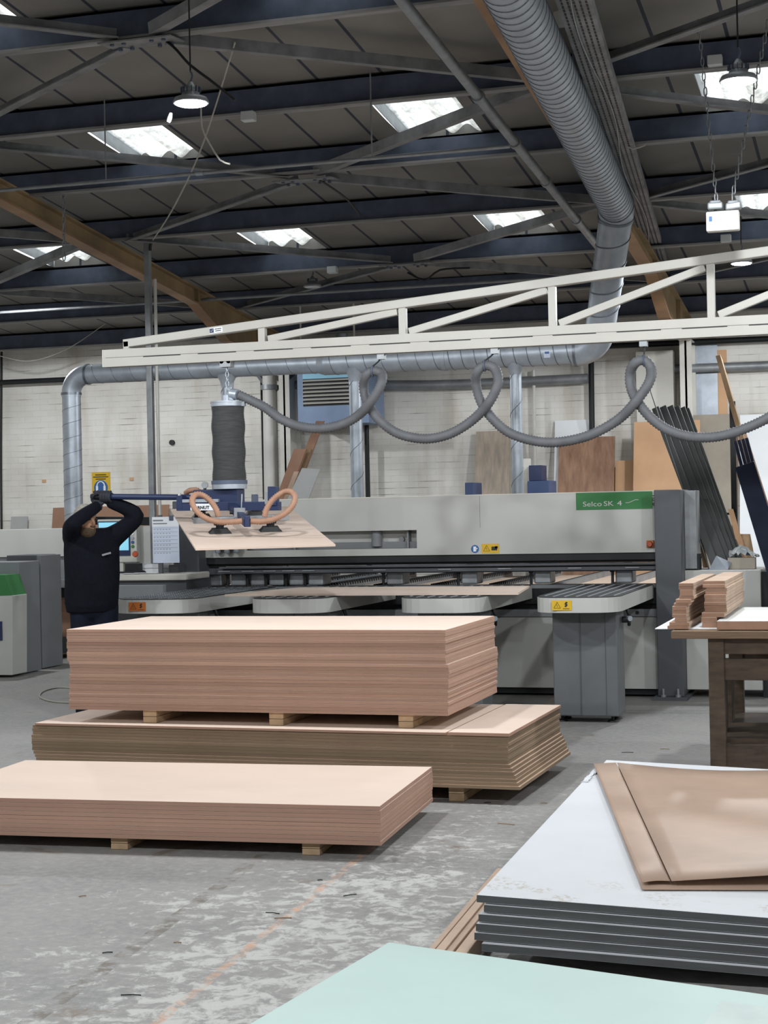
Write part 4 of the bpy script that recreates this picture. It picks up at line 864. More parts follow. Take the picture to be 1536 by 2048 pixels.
def chain(u, v0, v1, y, label, r=.02):
    a, b = aY(u, v0, y), aY(u+1, v1, y); n = int((a-b).length/.055); m = MB()
    for k in range(n):
        c = lerp(a, b, (k+.5)/n); ax = X if k % 2 else Y_; m.tube([c+ax*(.014*math.cos(t))+Z*(.036*math.sin(t)) for t in [2*PI*i/10 for i in range(11)]], .005, 5, False)
    return tag(m.build('hanging_chain', 'galv_dull'), label, 'chain')
chain(127, 268, 520, 13.2, 'long hanging chain at the left in front of the tan rafter')
# junction boxes on purlins
for u, v, y, lab in ((497, 233, 11.5, 'small pale junction box on the purlin below the left lamp'), (665, 540, 16.2, 'small white junction box under the roof at centre'), (1430, 122, 11.5, 'small grey junction box beside the upper right lamp'), (1452, 477, 16.2, 'small white junction box below the emergency light')):
    p = aY(u, v, y); tag(MB().box(p.x-.05, p.x+.05, y-.04, y+.04, p.z-.035, p.z+.035).build('junction_box', 'clear_cover', bevel=.006), lab, 'junction box', 'junction boxes')
p = aY(342, 226, 8.8); tag(MB().tube([p, p+V((-.01, 0, -.03)), p+V((-.02, 0, -.05))], [.008, .014, .012], 10).build('lamp_sensor', 'pvc'), 'tiny white sensor hanging beside the left lamp', 'sensor')
p = aY(1123, 42, 9.9); tag(MB().tube([p+Z*.05, p, p-Z*.03], [.05, .055, .04], 18).build('smoke_detector', 'pvc'), 'white round detector beside the big duct at top', 'detector')
# emergency light
EY = 11.2; ec = aY(1446, 443, EY); em = thing('emergency_light', ec, 'white emergency light box with two grey lamp heads on chains', 'emergency light')
MB().box(ec.x-.108, ec.x+.108, EY-.04, EY+.04, ec.z-.066, ec.z+.066).build('light_box', 'white_paint', em, bevel=.01)
q = aY(1421, 438, EY-.042); MB().box(q.x-.01, q.x+.01, EY-.043, EY-.04, q.z-.017, q.z+.017).build('indicator_label', 'sign_blue', em)
for u, lab in ((1431, 0), (1467, 1)):
    q = aY(u, 413, EY); m = MB(); m.obox(q, (X+Z*(.08 if lab else 0)).normalized(), Y_, Z, .05, .045, .024); m.obox(q+Z*.02, X, Y_, Z, .038, .036, .018); m.build('lamp_head', 'galv_dull', em, bevel=.012, seg=3); MB().cyl(q-Z*.055, q-Z*.02, .01, n=8).build('lamp_stem', 'black', em)
for ua, va, ub, vb in ((1420, 275, 1433, 402), (1492, 260, 1463, 402)):
    a, b = aY(ua, va, EY), aY(ub, vb, EY); a.z = roofz(EY)-.22 if False else a.z; e2 = a+(a-b)*((roofz(EY)-.02-a.z)/max(.01, (a.z-b.z))); m = MB(); n = int((e2-b).length/.05)
    for k in range(n):
        c = lerp(e2, b, (k+.5)/n); ax = X if k % 2 else Y_; m.tube([c+ax*(.01*math.cos(t))+Z*(.032*math.sin(t)) for t in [2*PI*i/10 for i in range(11)]], .004, 5, False)
    m.build('chain', 'galv_dull', em)

# ------------------------------------------------------------------ back wall objects
HY = 19.25; a, b = aY(594, 738, HY), aY(712, 846, HY); fh = thing('fan_heater', ((a.x+b.x)/2, HY+.3, b.z), 'blue fan heater with white louvres high on the back wall', 'heater')
zl0, zl1 = aY(640, 812, HY).z, aY(640, 757, HY).z; xl0, xl1 = aY(606, 790, HY).x, b.x-.03; bx1 = aY(742, 800, HY+.1).x
m = MB(); m.box(a.x, bx1, HY+.02, HY+.65, b.z, a.z+.12); m.box(a.x, xl0, HY, HY+.02, b.z, a.z+.12); m.box(xl0, bx1, HY, HY+.02, b.z, zl0); m.box(xl1, bx1, HY, HY+.02, zl0, zl1); m.build('casing', 'heater_blue', fh)
MB().box(xl0, bx1, HY, HY+.02, zl1, a.z+.12).build('top_panel', 'heater_lit', fh); MB().box(xl0, xl1, HY+.012, HY+.022, zl0, zl1).build('grille_back', 'ink', fh)
for k in range(7):
    z = zl0+.04+(zl1-zl0-.06)*k/6; MB().obox(V(((xl0+xl1)/2, HY-.005, z)), X, V((0, .9, .4)).normalized(), V((0, -.4, .9)).normalized(), (xl1-xl0)/2, .024, .0035).build('louvre', 'white_paint', fh)
m = MB(); m.bar(aY(548, 783, HY+.4), aY(590, 745, HY+.4), .04, .04); m.bar(aY(512, 745, HY+.4), aY(545, 790, HY+.4), .04, .04); m.bar(aY(500, 745, HY+.4), aY(596, 741, HY+.4), .05, .06); m.build('wall_bracket', 'machine_dark', fh)
# ear protection sign
a, b = aY(183, 948, 19.98), aY(220, 990, 19.98); sg = thing('ear_protection_sign', ((a.x+b.x)/2, 19.98, b.z), 'yellow ear protection sign with blue disc on the brick wall', 'sign')
a.z += .02; b.z -= .06; ex = (a.x+b.x)/2; r_ = (b.x-a.x)*.38; ez = b.z+r_+.06
MB().box(a.x, b.x, 19.985, 19.998, b.z, a.z).build('sign_panel', 'yellow', sg); dc = MB().disc((ex, 19.982, ez), Y_, r_, .003, 32).build('blue_disc', 'sign_blue', sg)
m = MB(); m.tube([(ex+r_*.55*math.cos(t), 19.979, ez+.02+r_*.6*math.sin(t)) for t in [PI*i/12 for i in range(13)]], .009, 6); m.box(ex-r_*.7, ex-r_*.4, 19.977, 19.982, ez-r_*.4, ez+r_*.25); m.box(ex+r_*.4, ex+r_*.7, 19.977, 19.982, ez-r_*.4, ez+r_*.25); m.build('ear_muffs', 'paper', dc)
m = MB()
for k, w in enumerate((.3, .42, .28)): z = a.z-.035-k*.028; m.box(ex-w*(b.x-a.x), ex+w*(b.x-a.x), 19.982, 19.986, z-.006, z+.006)
m.build('sign_print', 'ink', sg)
# small wall marks
for u, v, lab in ((88, 962, 'bare brick patch on the wall at far left'), (263, 958, 'bare brick patch on the wall right of the ear sign')):
    p = aY(u, v, 19.99); tag(MB().box(p.x-.028, p.x+.028, 19.985, 20.0, p.z-.02, p.z+.02).build('brick_patch', 'board_tan'), lab, 'patch', 'brick patches', 'structure')
p = aY(344, 885, 19.98); tag(MB().cyl((p.x, 19.96, p.z), (p.x, 20, p.z), .035).build('wall_vent', 'ink'), 'small dark round hole in the brick wall', 'hole')
# bright white sheeting / pier between pillars at right
def lean(name, u0, u1, vt, m0, label, cat, yb=19.35, yt=19.93, th=.018, group=None, sh=0, m1=None, vt2=None):
    zt = aY((u0+u1)/2, vt, yt).z; x0, x1 = aY(u0, vt, yt).x, aY(u1, vt, yt).x; z1 = zt if vt2 is None else aY(u1, vt2, yt).z
    d = V((0, yt-yb, zt)).normalized(); n = V((0, -d.z, d.y)); p = [V((x0+sh, yb, 0)), V((x1+sh, yb, 0)), V((x1, yt, z1)), V((x0, yt, zt))]
    m = MB(); m.prism(p, n*-th); m.f[0], m.f[0] = m.f[0], m.f[0]; return tag(m.build(name, m0, bevel=.001, seg=1), label, cat, group)
G = 'boards leaning on the back wall'
lean('grey_oak_board', 952, 1020, 862, 'board_greyoak', 'weathered grey oak board leaning behind the machine at centre', 'board', 19.5, 19.9, group=G)
lean('white_board_leaning', 1110, 1180, 840, 'board_white', 'white board leaning behind the wood grain board', 'board', 19.4, 19.95, group=G)
lean('wood_grain_board', 1118, 1230, 874, 'board_grain', 'brown wood grain board with knots leaning behind the machine', 'board', 19.25, 19.85, group=G)
lean('small_mdf_board', 1231, 1268, 921, 'board_tan', 'short stack of tan boards beside the wood grain board', 'board', 19.3, 19.8, .06, group=G)
lean('chipboard_sheet', 1268, 1400, 842, 'board_tan', 'large tan chipboard sheet behind the name plate', 'board', 18.9, 19.5, group=G)
lean('grey_chipboard_sheet', 1376, 1466, 829, 'board_grey', 'greyish chipboard sheet behind the dark strips', 'board', 19.0, 19.7, group=G)
lean('brown_narrow_board', 1462, 1476, 828, 'board_brown', 'narrow brown board beside the greyish chipboard', 'board', 19.1, 19.75, group=G)
msh = lean('metal_sheet', 1380, 1434, 690, 'galv', 'tall shiny metal sheet standing against the wall', 'sheet', 19.8, 19.93, .004, group=G)
MBX = MB(); p, q = aY(1380, 741, 19.78), aY(1434, 731, 19.78); MBX.box(p.x, q.x, 19.885, 19.9, p.z-.03, p.z+.03).build('strap', 'black', msh)
lean('tan_narrow_board', 1363, 1380, 746, 'board_tan', 'narrow tan board left of the metal sheet', 'board', 19.8, 19.95, group=G)
lean('tan_tall_board', 1434, 1453, 700, 'board_tan', 'narrow tan board right of the metal sheet', 'board', 19.8, 19.95, group=G)
lean('white_melamine_board', 1480, 1600, 828, 'board_white', 'bright white board leaning at the right edge', 'board', 19.0, 19.7, group=G)
lean('brown_board', 106, 338, 1013, 'board_brown', 'long brown board standing behind the operator', 'board', 19.6, 19.9, vt2=1009, group=G)
lean('grey_offcut_board', 22, 55, 1033, 'board_lightgrey', 'small grey board against the wall at far left', 'board', 19.7, 19.9, group=G)
# rusty panels high on the wall at right
p, q = aY(1384, 690, 19.95), aY(1432, 664, 19.95); tag(MB().box(p.x, q.x, 19.93, 20, p.z, q.z).build('orange_panel', 'rafter_orange'), 'rusty orange plate on the wall above the metal sheet', 'plate')
# bright pier panel
p, q = aY(1274, 860, 19.7), aY(1345, 700, 19.7)
tag(MB().box(p.x, q.x, 19.72, 20.0, 0, q.z).build('trim_1', 'white_paint'), 'white painted pier on the back wall', 'pier', kind='structure')
p, q = aY(478, 860, 19.7), aY(517, 742, 19.7); tag(MB().box(p.x, q.x, 19.75, 20.0, 0, q.z+.3).build('trim_2', 'brick'), 'white painted brick pier on the back wall', 'pier', kind='structure')
# blue boxes on the ledge behind the beam
for (u0, u1, v0, v1, mm, lab) in ((1055, 1098, 961, 990, 'blue', 'blue box behind the beam at right of centre'), (1056, 1082, 930, 962, 'navy', 'dark navy box on the blue box behind the beam'), (930, 946, 965, 990, 'blue', 'small blue box left of the grey oak board')):
    p, q = aY(u0, v1, 17.2), aY(u1, v0, 17.2); zb_ = p.z
    if mm == 'navy': m = MB().box(p.x, q.x, 17.25, 17.5, NB, q.z)
    else: m = MB().box(p.x, q.x, 17.2, 17.6, .925, q.z); NB = q.z+.001
    tag(m.build('storage_box', mm, bevel=.006), lab, 'box', 'storage boxes behind the beam')
p, q = aY(1048, 990, 17.3), aY(1058, 917, 17.3); tag(MB().box(p.x, q.x, 17.3, 17.4, .925, q.z).build('white_offcut', 'pvc'), 'thin white offcut beside the blue box', 'offcut')
# leaning planks near the fan heater
def slant(name, P, y, th, m0, label, cat, m1=None, group=None, ext=True, y1=None):
    pts = [aY(u, v, y) for u, v in P]; 
    if ext:   # continue the plank down to the floor
        d0 = (pts[0]-pts[3]); d1 = (pts[1]-pts[2]); pts[3] = pts[0]-d0*(pts[0].z/d0.z); pts[2] = pts[1]-d1*(pts[1].z/d1.z)
    if y1 is not None:
        for i in (2, 3): pts[i].y = y1
        for i in (0, 1): pts[i].y = y
    m = MB(); m.prism([pts[3], pts[2], pts[1], pts[0]], (0, th, 0)); return tag(m.build(name, m0, bevel=.002, seg=1), label, cat, group)
GP = 'offcuts leaning behind the lifter'
slant('mdf_plank', [(588, 898), (612, 898), (580, 985), (556, 985)], 17.9, .06, 'board_brown', 'brown plank leaning left of the other offcuts behind the lifter', 'plank', group=GP)
slant('mdf_plank', [(632, 842), (648, 842), (594, 985), (576, 985)], 18.1, .03, 'strip_end', 'longest brown plank leaning towards the fan heater', 'plank', group=GP)
slant('mdf_plank', [(614, 897), (622, 899), (590, 985), (580, 985)], 18.0, .05, 'tan_plank', 'dark edged plank between the two brown planks', 'plank', group=GP)
slant('mdf_plank', [(588, 943), (597, 943), (582, 985), (572, 985)], 17.8, .03, 'strip_wood', 'short pale strip leaning among the brown planks', 'plank', group=GP)
slant('grey_offcut', [(604, 936), (640, 938), (616, 1000), (574, 1000)], 17.7, .018, 'board_lightgrey', 'grey offcut board leaning behind the beam cover', 'board', group=GP)

# dark strips leaning right of the saw
GS = 'dark strips leaning right of the saw'
for i, (ut, vt, ub, vb, w) in enumerate(((1311, 818, 1432, 1128, 12), (1325, 816, 1449, 1130, 13), (1340, 815, 1461, 1131, 11), (1352, 816, 1471, 1130, 11), (1364, 818, 1479, 1128, 11), (1374, 820, 1486, 1126, 8))):
    y0 = 14.6+.03*i; a = aY(ut, vt, y0+.75); b = aY(ub, vb, y0); b.z = 1.103; d = a-b
    w_ = w/215; m = MB(); sd = d.normalized().cross(Y_).normalized(); m.obox((a+b)/2+Z*.01, d.normalized(), sd, d.normalized().cross(sd), d.length/2, w_/2*1.25, .011)
    tag(m.build('dark_strip', 'strip_dark', bevel=.002, seg=1), '%s dark grey strip from the left leaning beside the saw' % ORD[i], 'strip', GS)
a, b = aY(1306, 792, 15.7), aY(1380, 1010, 14.55); a2_ = b+(b-a)*.55; b2_ = b
m = MB(); a = aY(1297, 770, 15.4); b = aY(1418, 1128, 14.55); b.z = 1.105; m.tube([b, a], .006, 8); tag(m.build('thin_rod', 'strip_dark'), 'thin dark rod leaning left of the dark strips', 'rod')
# rack holding the strips
rk = thing('strip_rack', (-1.35, 15.3, 0), 'grey steel rack post with arm behind the leaning strips', 'rack')
p = aY(1382, 1000, 15.3); q = aY(1467, 1000, 15.3); MB().box(p.x-.0, p.x+.05, 15.3, 15.36, 0, 1.95).build('rack_post', 'machine_dark', rk); MB().box(q.x-.02, q.x+.03, 15.3, 15.36, 0, 2.6).build('rack_post', 'black', rk)
p = aY(1378, 1029, 15.28); MB().box(p.x, q.x+.02, 15.27, 15.3, p.z-.01, p.z+.01).build('rack_arm', 'black', rk)
GN = 'wrapped strips at the right edge'
for i, (ut, vt, ub, vb) in enumerate(((1470, 882, 1552, 1190), (1478, 880, 1560, 1190), (1486, 878, 1568, 1190), (1493, 876, 1576, 1190))):
    a = aY(ut, vt, 14.9); b = aY(ub, vb, 14.1); d = b-a; b = a+d*(a.z/(a.z-b.z)); d = (b-a); dn = d.normalized(); sd = dn.cross(Y_).normalized(); m = MB(); m.obox((a+b)/2+V((0, .0, .0)), dn, sd, dn.cross(sd), d.length/2-.01, .014, .02)
    st_ = m.build('navy_strip', 'strip_navy', bevel=.002, seg=1); tag(st_, '%s navy strip from the left at the right edge' % ORD[i], 'strip', GN)
wp = MB(); a = aY(1472, 925, 14.72); b = aY(1552, 1190, 14.0); a_, b_ = a, a+(b-a)*(a.z/(a.z-b.z)); d = (b_-a_).normalized(); sd = d.cross(Y_).normalized(); wp.obox((a_+b_)/2+X*.07-Y_*.02, d, sd, d.cross(sd), (b_-a_).length/2-.03, .085, .012)
tag(wp.build('strip_wrapping', 'strip_navy', bevel=.003), 'navy plastic wrapping sleeve round the strips at right edge', 'wrapping')
a = aY(1437, 712, 15.6); b = aY(1550, 1110, 14.6); b = a+(b-a)*(a.z/(a.z-b.z)); d = (b-a); dn = d.normalized(); sd = dn.cross(Y_).normalized(); m = MB(); m.obox((a+b)/2, dn, sd, dn.cross(sd), d.length/2-.02, .022, .05); tag(m.build('timber_plank', 'tan_plank', bevel=.003), 'long tan plank leaning at the right edge', 'plank')
a = aY(1480, 852, 15.5); b = aY(1560, 1110, 14.7); b = a+(b-a)*(a.z/(a.z-b.z)); d = (b-a); dn = d.normalized(); sd = dn.cross(Y_).normalized(); m = MB(); m.obox((a+b)/2+X*.0, dn, sd, dn.cross(sd), d.length/2-.02, .035, .02); tag(m.build('timber_plank', 'board_brown', bevel=.003), 'brown plank leaning just behind the long tan plank', 'plank')
# junk on the cabinet top
CT = 1.101
p = aY(1440, 1125, 14.5); m = MB(); m.prism([(p.x-.09, 14.42, CT), (p.x+.07, 14.42, CT), (p.x+.1, 14.5, CT+.06), (p.x-.03, 14.5, CT+.12)], (0, .006, 0)); tag(m.build('bent_metal_offcut', 'galv', solid=0), 'bent shiny metal offcut lying on the cabinet top', 'offcut')
a, b = aY(1458, 1130, 14.62), aY(1512, 1090, 14.62); tag(MB().box(a.x, b.x, 14.5, 14.62, CT, CT+.1).build('cardboard_tray', 'board_grey', bevel=.004), 'low greyish box on the cabinet at right', 'box')
m = MB(); c = aY(1488, 1110, 14.55); n = 9
vs = [(c.x-.12+.24*i/n+R(-.012, .012), 14.51+.1*j/n+R(-.008, .008), CT+.103+max(0, (.1-abs(i/n-.4)*.16)*(.4+.6*math.sin(PI*j/n))+R(-.025, .03))) for j in range(n+1) for i in range(n+1)]
m.add(vs, [(j*(n+1)+i, j*(n+1)+i+1, (j+1)*(n+1)+i+1, (j+1)*(n+1)+i) for j in range(n) for i in range(n)])
tag(m.build('crumpled_plastic', 'plastic'), 'crumpled clear plastic lying on the greyish box', 'plastic')
a, b = aY(1394, 1130, 14.7), aY(1407, 1095, 14.7); m = MB(); m.cyl((a.x+.03, 14.5, CT), (a.x+.03, 14.5, CT+.1), .032); m.cyl((a.x+.03, 14.5, CT+.1), (a.x+.03, 14.5, CT+.12), .036); m.cyl((a.x+.03, 14.5, CT+.12), (a.x+.03, 14.5, CT+.14), .03); tag(m.build('black_tin', 'black'), 'small black tin on the cabinet beside the strips', 'tin')
for i, (pts, mm, lab) in enumerate((([(1456, 1018), (1466, 1018), (1498, 1068), (1484, 1075)], 'board_tan', 'tan offcut leaning upright behind the strips'), ([(1478, 1068), (1500, 1068), (1512, 1098), (1476, 1098)], 'bearer', 'brown offcut standing behind the low greyish box'), ([(1396, 1065), (1402, 1065), (1418, 1128), (1406, 1128)], 'tan_plank', 'short grey brown offcut left of the dark strips'))):
    p = [aY(u, v, 14.86+.05*i) for u, v in pts]; dz = min(q.z for q in p)-CT; p[2].z = p[3].z = CT; m = MB(); m.prism([p[3], p[2], p[1], p[0]], (0, .02, 0)); tag(m.build('wood_offcut', mm, bevel=.002), lab, 'offcut', 'offcuts on the cabinet')

# ------------------------------------------------------------------ workbench at right with strips
BZ = .935; bd = 9.5
bl = aD(1342, 1262, 9.5); fy = bl.y; bxl = bl.x; zt_ = bl.z
bn_ = thing('workbench', (bxl+.9, fy+.4, 0), 'rough brown timber workbench at the right edge', 'workbench')
th = .055
MB().box(bxl, bxl+1.9, fy, fy+1.5, zt_-.045, zt_).build('bench_top', 'ply_edge', bn_, bevel=.004)
lx = aD(1418, 1300, 9.55).x; zb_ = zt_-.046
for x in (lx, lx+1.3):
    for y in (fy+.06, fy+1.3): MB().box(x, x+.09, y, y+.09, 0, zb_).build('leg', 'wood_bench', bn_, bevel=.004)
z = lambda v: aD(1440, v, 9.5).z
for y in (fy+.075, fy+1.32):
    MB().box(lx+.02, lx+1.5, y, y+.045, z(1308), zb_-.005).build('apron', 'wood_bench', bn_, bevel=.003); MB().box(lx+.02, lx+1.5, y, y+.04, z(1360), z(1317)).build('drawer_rail', 'wood_bench', bn_, bevel=.003)
for y in (fy+.075, fy+1.32): MB().box(lx+.02, lx+1.5, y, y+.045, .09, z(1488)+.0).build('lower_rail', 'wood_bench', bn_, bevel=.003)
MB().box(lx+.03, lx+1.45, fy+.12, fy+1.32, z(1488), z(1488)+.03).build('shelf', 'wood_bench', bn_)
for y in (.35, .8): MB().box(lx+.02, lx+.06, fy+y, fy+y+.2, .3, z(1365)).build('side_stretcher', 'wood_bench', bn_)
bt = zt_+.001
# thin white laminate under the strips
q = [aZ(1310, 1257, bt+.004), aZ(1338, 1246, bt+.004)]; p = q[0]
m = MB(); m.box(p.x, p.x+.5, p.y, p.y+1.0, bt, bt+.004); m.box(bxl, bxl, 0, 0, 0, 0) if False else None
tag(m.build('white_laminate_sheet', 'board_white'), 'thin white laminate sheet sticking out from the bench end', 'sheet')
bt2 = bt+.0045
def strips(rows, yL, y0, label, group, start):
    for i, (ul, ur, vt, vb) in enumerate(rows):
        a, b = aY(ul, vb, y0), aY(ur, vt, y0)
        m = MB(); n = 8; L_ = yL*(1-.02*(i % 3)); vs = []; bow = .0 if i else .012
        for k in range(n+1):
            t = k/n; yy = y0+R(-.004, .004)*0+L_*t; bx_ = bow*math.sin(PI*t*.8)
            vs += [(a.x, yy, a.z+bx_), (b.x, yy, a.z+bx_), (b.x, yy, b.z-.0012+bx_), (a.x, yy, b.z-.0012+bx_)]
        fs = [(0, 1, 2, 3), tuple(4*n+j for j in (3, 2, 1, 0))]; mi = [1, 1]
        for k in range(n):
            for j in range(4): fs.append((4*k+j, 4*k+4+j, 4*k+4+(j+1) % 4, 4*k+(j+1) % 4)); mi.append(0)
        m.add(vs, fs, mi); tag(m.build('wood_strip', ['strip_wood', 'strip_end']), label % ORD[i], 'strip', group)
SY = fy+.06
def rowify(defs, zlow, y0):
    out = []; return defs
H1 = [(1357, 1387, 1166), (1357, 1387, 1172.5), (1359, 1386, 1179), (1358, 1388, 1191), (1351, 1382, 1197.5), (1347, 1377, 1205), (1344, 1373, 1211), (1344, 1373, 1219), (1344, 1373, 1226), (1349, 1374, 1233), (1338, 1378, 1242), (1334, 1376, 1249)]
vb_end = None
def mk(H, vend):
    return [(a, b, v, (H[i+1][2] if i+1 < len(H) else vend)) for i, (a, b, v) in enumerate(H)]
vend = 1256
# bottom row must meet the bench
zv = aY(1350, 1256, SY).z
off1 = bt2-zv
def strips_z(H, vend, y0, L_, label, group, fz):
    z_low = aY(1350, vend, y0).z; k = (aY(1350, H[0][2], y0).z-fz)/(aY(1350, H[0][2], y0).z-z_low)
    ztop = aY(1350, H[0][2], y0).z; rows = mk(H, vend)
    for i, (ul, ur, vt, vb) in enumerate(rows):
        zt = ztop-(ztop-aY(1350, vt, y0).z)*k; zb = ztop-(ztop-aY(1350, vb, y0).z)*k; xa_, xb_ = aY(ul, vt, y0).x, aY(ur, vt, y0).x
        m = MB(); n = 8; vs = []; LL = L_*(1-.025*(i % 3)); ys0 = y0+R(0, .012)
        for j in range(n+1):
            t = j/n; bx_ = (-.03*t*t if i == 0 else 0)*0; yy = ys0+LL*t; vs += [(xa_, yy, zb), (xb_, yy, zb), (xb_, yy, zt-.001), (xa_, yy, zt-.001)]
        fs = [(0, 1, 2, 3), tuple(4*n+j for j in (3, 2, 1, 0))]; mi = [1, 1]
        for j in range(n):
            for c in range(4): fs.append((4*j+c, 4*j+4+c, 4*j+4+(c+1) % 4, 4*j+(c+1) % 4)); mi.append(0)
        m.add(vs, fs, mi); tag(m.build('wood_strip', ['strip_wood', 'strip_end'], bevel=.0015, seg=1), label % ORD[i], 'strip', group)
strips_z(H1, 1256, SY, 1.25, '%s wood strip from the top of the narrow left pile on the bench', 'narrow wood strips on the bench', bt2)
H2 = [(1406, 1450, 1162), (1405, 1450, 1168.5), (1412, 1454, 1175), (1410, 1453, 1181.5), (1408, 1452, 1188), (1409, 1452, 1195), (1408, 1453, 1202), (1408, 1453, 1208), (1409, 1454, 1215), (1403, 1449, 1222), (1402, 1433, 1231), (1404, 1433, 1241)]
strips_z(H2, 1251, SY+.12, 1.25, '%s wood strip from the top of the wider right pile on the bench', 'wider wood strips on the bench', bt2)
p = aY(1434, 1247, fy+.03); m = MB(); zt3 = aY(1434, 1243, fy+.03).z; m.box(p.x, p.x+1.1, fy+.02, fy+1.3, bt2, zt3); o = m.build('laminated_board', ['strip_end'], bevel=.001, seg=1)
tag(o, 'thick board with pale top at the front of the bench', 'board'); tag(MB().box(p.x, p.x+1.1, fy+.02, fy+1.3, zt3+.0005, zt3+.003).build('grey_laminate_sheet', 'bench_sheet'), 'pale grey laminate lying on the thick bench board', 'sheet')

# ------------------------------------------------------------------ operator console at left
KY = 13.75
co = thing('control_console', (-6.6, KY+.2, 0), 'pale grey control desk of the saw beside the operator', 'console')
kx0, kx1 = aY(205, 1160, KY).x, aY(372, 1150, KY).x; kz = aY(372, 1143, KY).z-.02
MB().box(kx0, kx1, KY, KY+.55, kz-.06, kz).build('desk_top', 'white_paint', co, bevel=.012); MB().box(kx0+.03, kx1-.02, KY+.05, KY+.5, 0, kz-.06).build('desk_body', 'machine_dark', co, bevel=.004)
fe = aD(240, 1175, 13.0)
MB().box(-6.92, -6.14, 13.35, 13.42, .94, 1.055).build('fence_bar', 'machine_grey', co, bevel=.004)
# monitor
mo = thing('control_monitor', aY(232, 1110, KY+.25), 'operator monitor with light blue screen behind the operator', 'monitor')
a, b = aY(196, 1122, KY+.3), aY(272, 1042, KY+.3); MB().box(a.x, b.x, KY+.3, KY+.38, kz+.1, b.z+.02).build('case', 'monitor_case', mo, bevel=.008)
MB().box((a.x+b.x)/2-.05, (a.x+b.x)/2+.05, KY+.32, KY+.37, kz, kz+.1).build('stand', 'monitor_case', mo)
s0, s1_ = aY(197, 1112, KY+.29), aY(259, 1044, KY+.29); MB().box(s0.x, s1_.x, KY+.288, KY+.3, s0.z+.0, s1_.z+.01).build('bezel', 'navy', mo); MB().box(s0.x+.01, s1_.x-.012, KY+.284, KY+.289, s0.z+.05, s1_.z).build('screen', 'screen', mo)
q = aY(266, 1080, KY+.3)
for k, (dz, mm) in enumerate(((.06, 'paper'), (.02, 'galv'), (-.02, 'sign_blue'), (-.06, 'green'))): MB().cyl((q.x, KY+.3, q.z+dz), (q.x, KY+.285, q.z+dz), .014).build('push_button', mm, mo)
q = aY(274, 1108, KY+.2); m = MB(); m.tube([q, q-Y_*.03, q-Y_*.035, q-Y_*.055], [.014, .014, .03, .024], 16); m.build('emergency_button', 'red_button', mo)
q = aY(290, 1090, KY+.4); tag(MB().box(aY(270, 1055, KY+.42).x, aY(300, 1055, KY+.42).x, KY+.42, KY+.5, kz, aY(280, 1052, KY+.42).z).build('control_box', 'machine_light', bevel=.006), 'pale grey control box behind the monitor', 'box')
a, b = aY(240, 1140, KY+.1), aY(268, 1122, KY+.1); tag(MB().box(a.x, b.x, KY+.2, KY+.28, kz+.001, kz+.09).build('black_box', 'black', bevel=.004), 'small black box under the monitor', 'box')
kb = thing('keyboard', aY(262, 1142, KY+.1), 'black keyboard on the control desk', 'keyboard'); c = V((aY(258, 1140, KY+.1).x, KY+.12, kz)); MB().box(c.x-.15, c.x+.12, KY+.06, KY+.18, kz, kz+.015).build('keyboard_base', 'black', kb, bevel=.004); m = MB()
for i in range(12):
    for j in range(4): m.box(c.x-.14+i*.021, c.x-.122+i*.021, KY+.072+j*.025, KY+.092+j*.025, kz+.015, kz+.02)
m.build('keys', 'rubber', kb)
p = aY(282, 1139, KY+.1); tag(MB().ell((p.x, KY+.12, kz+.001), X*.04, Y_*.055, Z*.03, 16, 8, t1=PI/2).build('computer_mouse', 'black'), 'black computer mouse on the control desk', 'mouse')
for i in range(3):
    p = aY(250+i*20, 1150, KY+.02); tag(MB().obox((p.x, KY+.045, kz+.003+.003*i), V((.98, .17, 0)), V((-.17, .98, 0)), Z, .11, .04, .0025).build('paper_pad', 'paper'), '%s sheet of paper from the left on the control desk' % ORD[i], 'paper', 'papers on the control desk')
for k, lab in enumerate(('lower white box file on the control desk', 'upper white box file on the control desk')):
    a = aY(272, 1130, KY+.3); tag(MB().box(a.x, a.x+.27, KY+.3, KY+.45, kz+.001+.042*k, kz+.04+.042*k).build('box_file', 'paper', bevel=.003), lab, 'box file', 'box files on the desk')
a = aY(338, 1130, KY+.3); tag(MB().box(a.x, a.x+.1, KY+.29, KY+.44, kz+.001, kz+.07).build('card_box', 'machine_dark', bevel=.003), 'small dark grey box right of the white files', 'box')
# calendar sheet
CY_ = KY+.12; a, b = aY(306, 1126, CY_), aY(357, 1034, CY_); ca_ = thing('job_sheet', ((a.x+b.x)/2, CY_, a.z), 'long printed wall planner sheet hanging in front of the saw', 'planner')
MB().box(a.x, b.x, CY_, CY_+.003, a.z, b.z).build('sheet', 'paper_blue', ca_); MB().box(a.x, b.x, CY_-.002, CY_, b.z-.085, b.z+.004).build('sheet_header', 'paper', ca_); m = MB()
m.box(a.x+.01, a.x+.11, CY_-.004, CY_-.002, b.z-.035, b.z-.022); m.box(a.x+.01, a.x+.15, CY_-.004, CY_-.002, b.z-.062, b.z-.052)
for i in range(7):
    z = b.z-.1-i*.036; m.box(a.x+.012, b.x-.012, CY_-.0008, CY_, z, z+.0022)
    for j in range(6): m.box(a.x+.015+j*.03, a.x+.03+j*.03, CY_-.0008, CY_, z-.014, z-.009)
m.build('print', 'machine_grey', ca_); MB().box(b.x-.09, b.x-.05, CY_-.012, CY_+.01, b.z-.03, b.z+.015).build('clip', 'steel_dark', ca_)
m = MB(); m.box(a.x+.05, a.x+.09, CY_+.004, CY_+.03, kz, b.z+.02); m.build('holder_post', 'machine_dark', ca_)
p, q = aY(215, 1040, 16.4), aY(330, 1052, 16.4); tag(MB().box(p.x, q.x+.5, 16.4, 16.5, q.z-.03, p.z+.03).build('trim_3', 'black'), 'dark rail behind the monitor', 'rail', kind='structure') if False else None
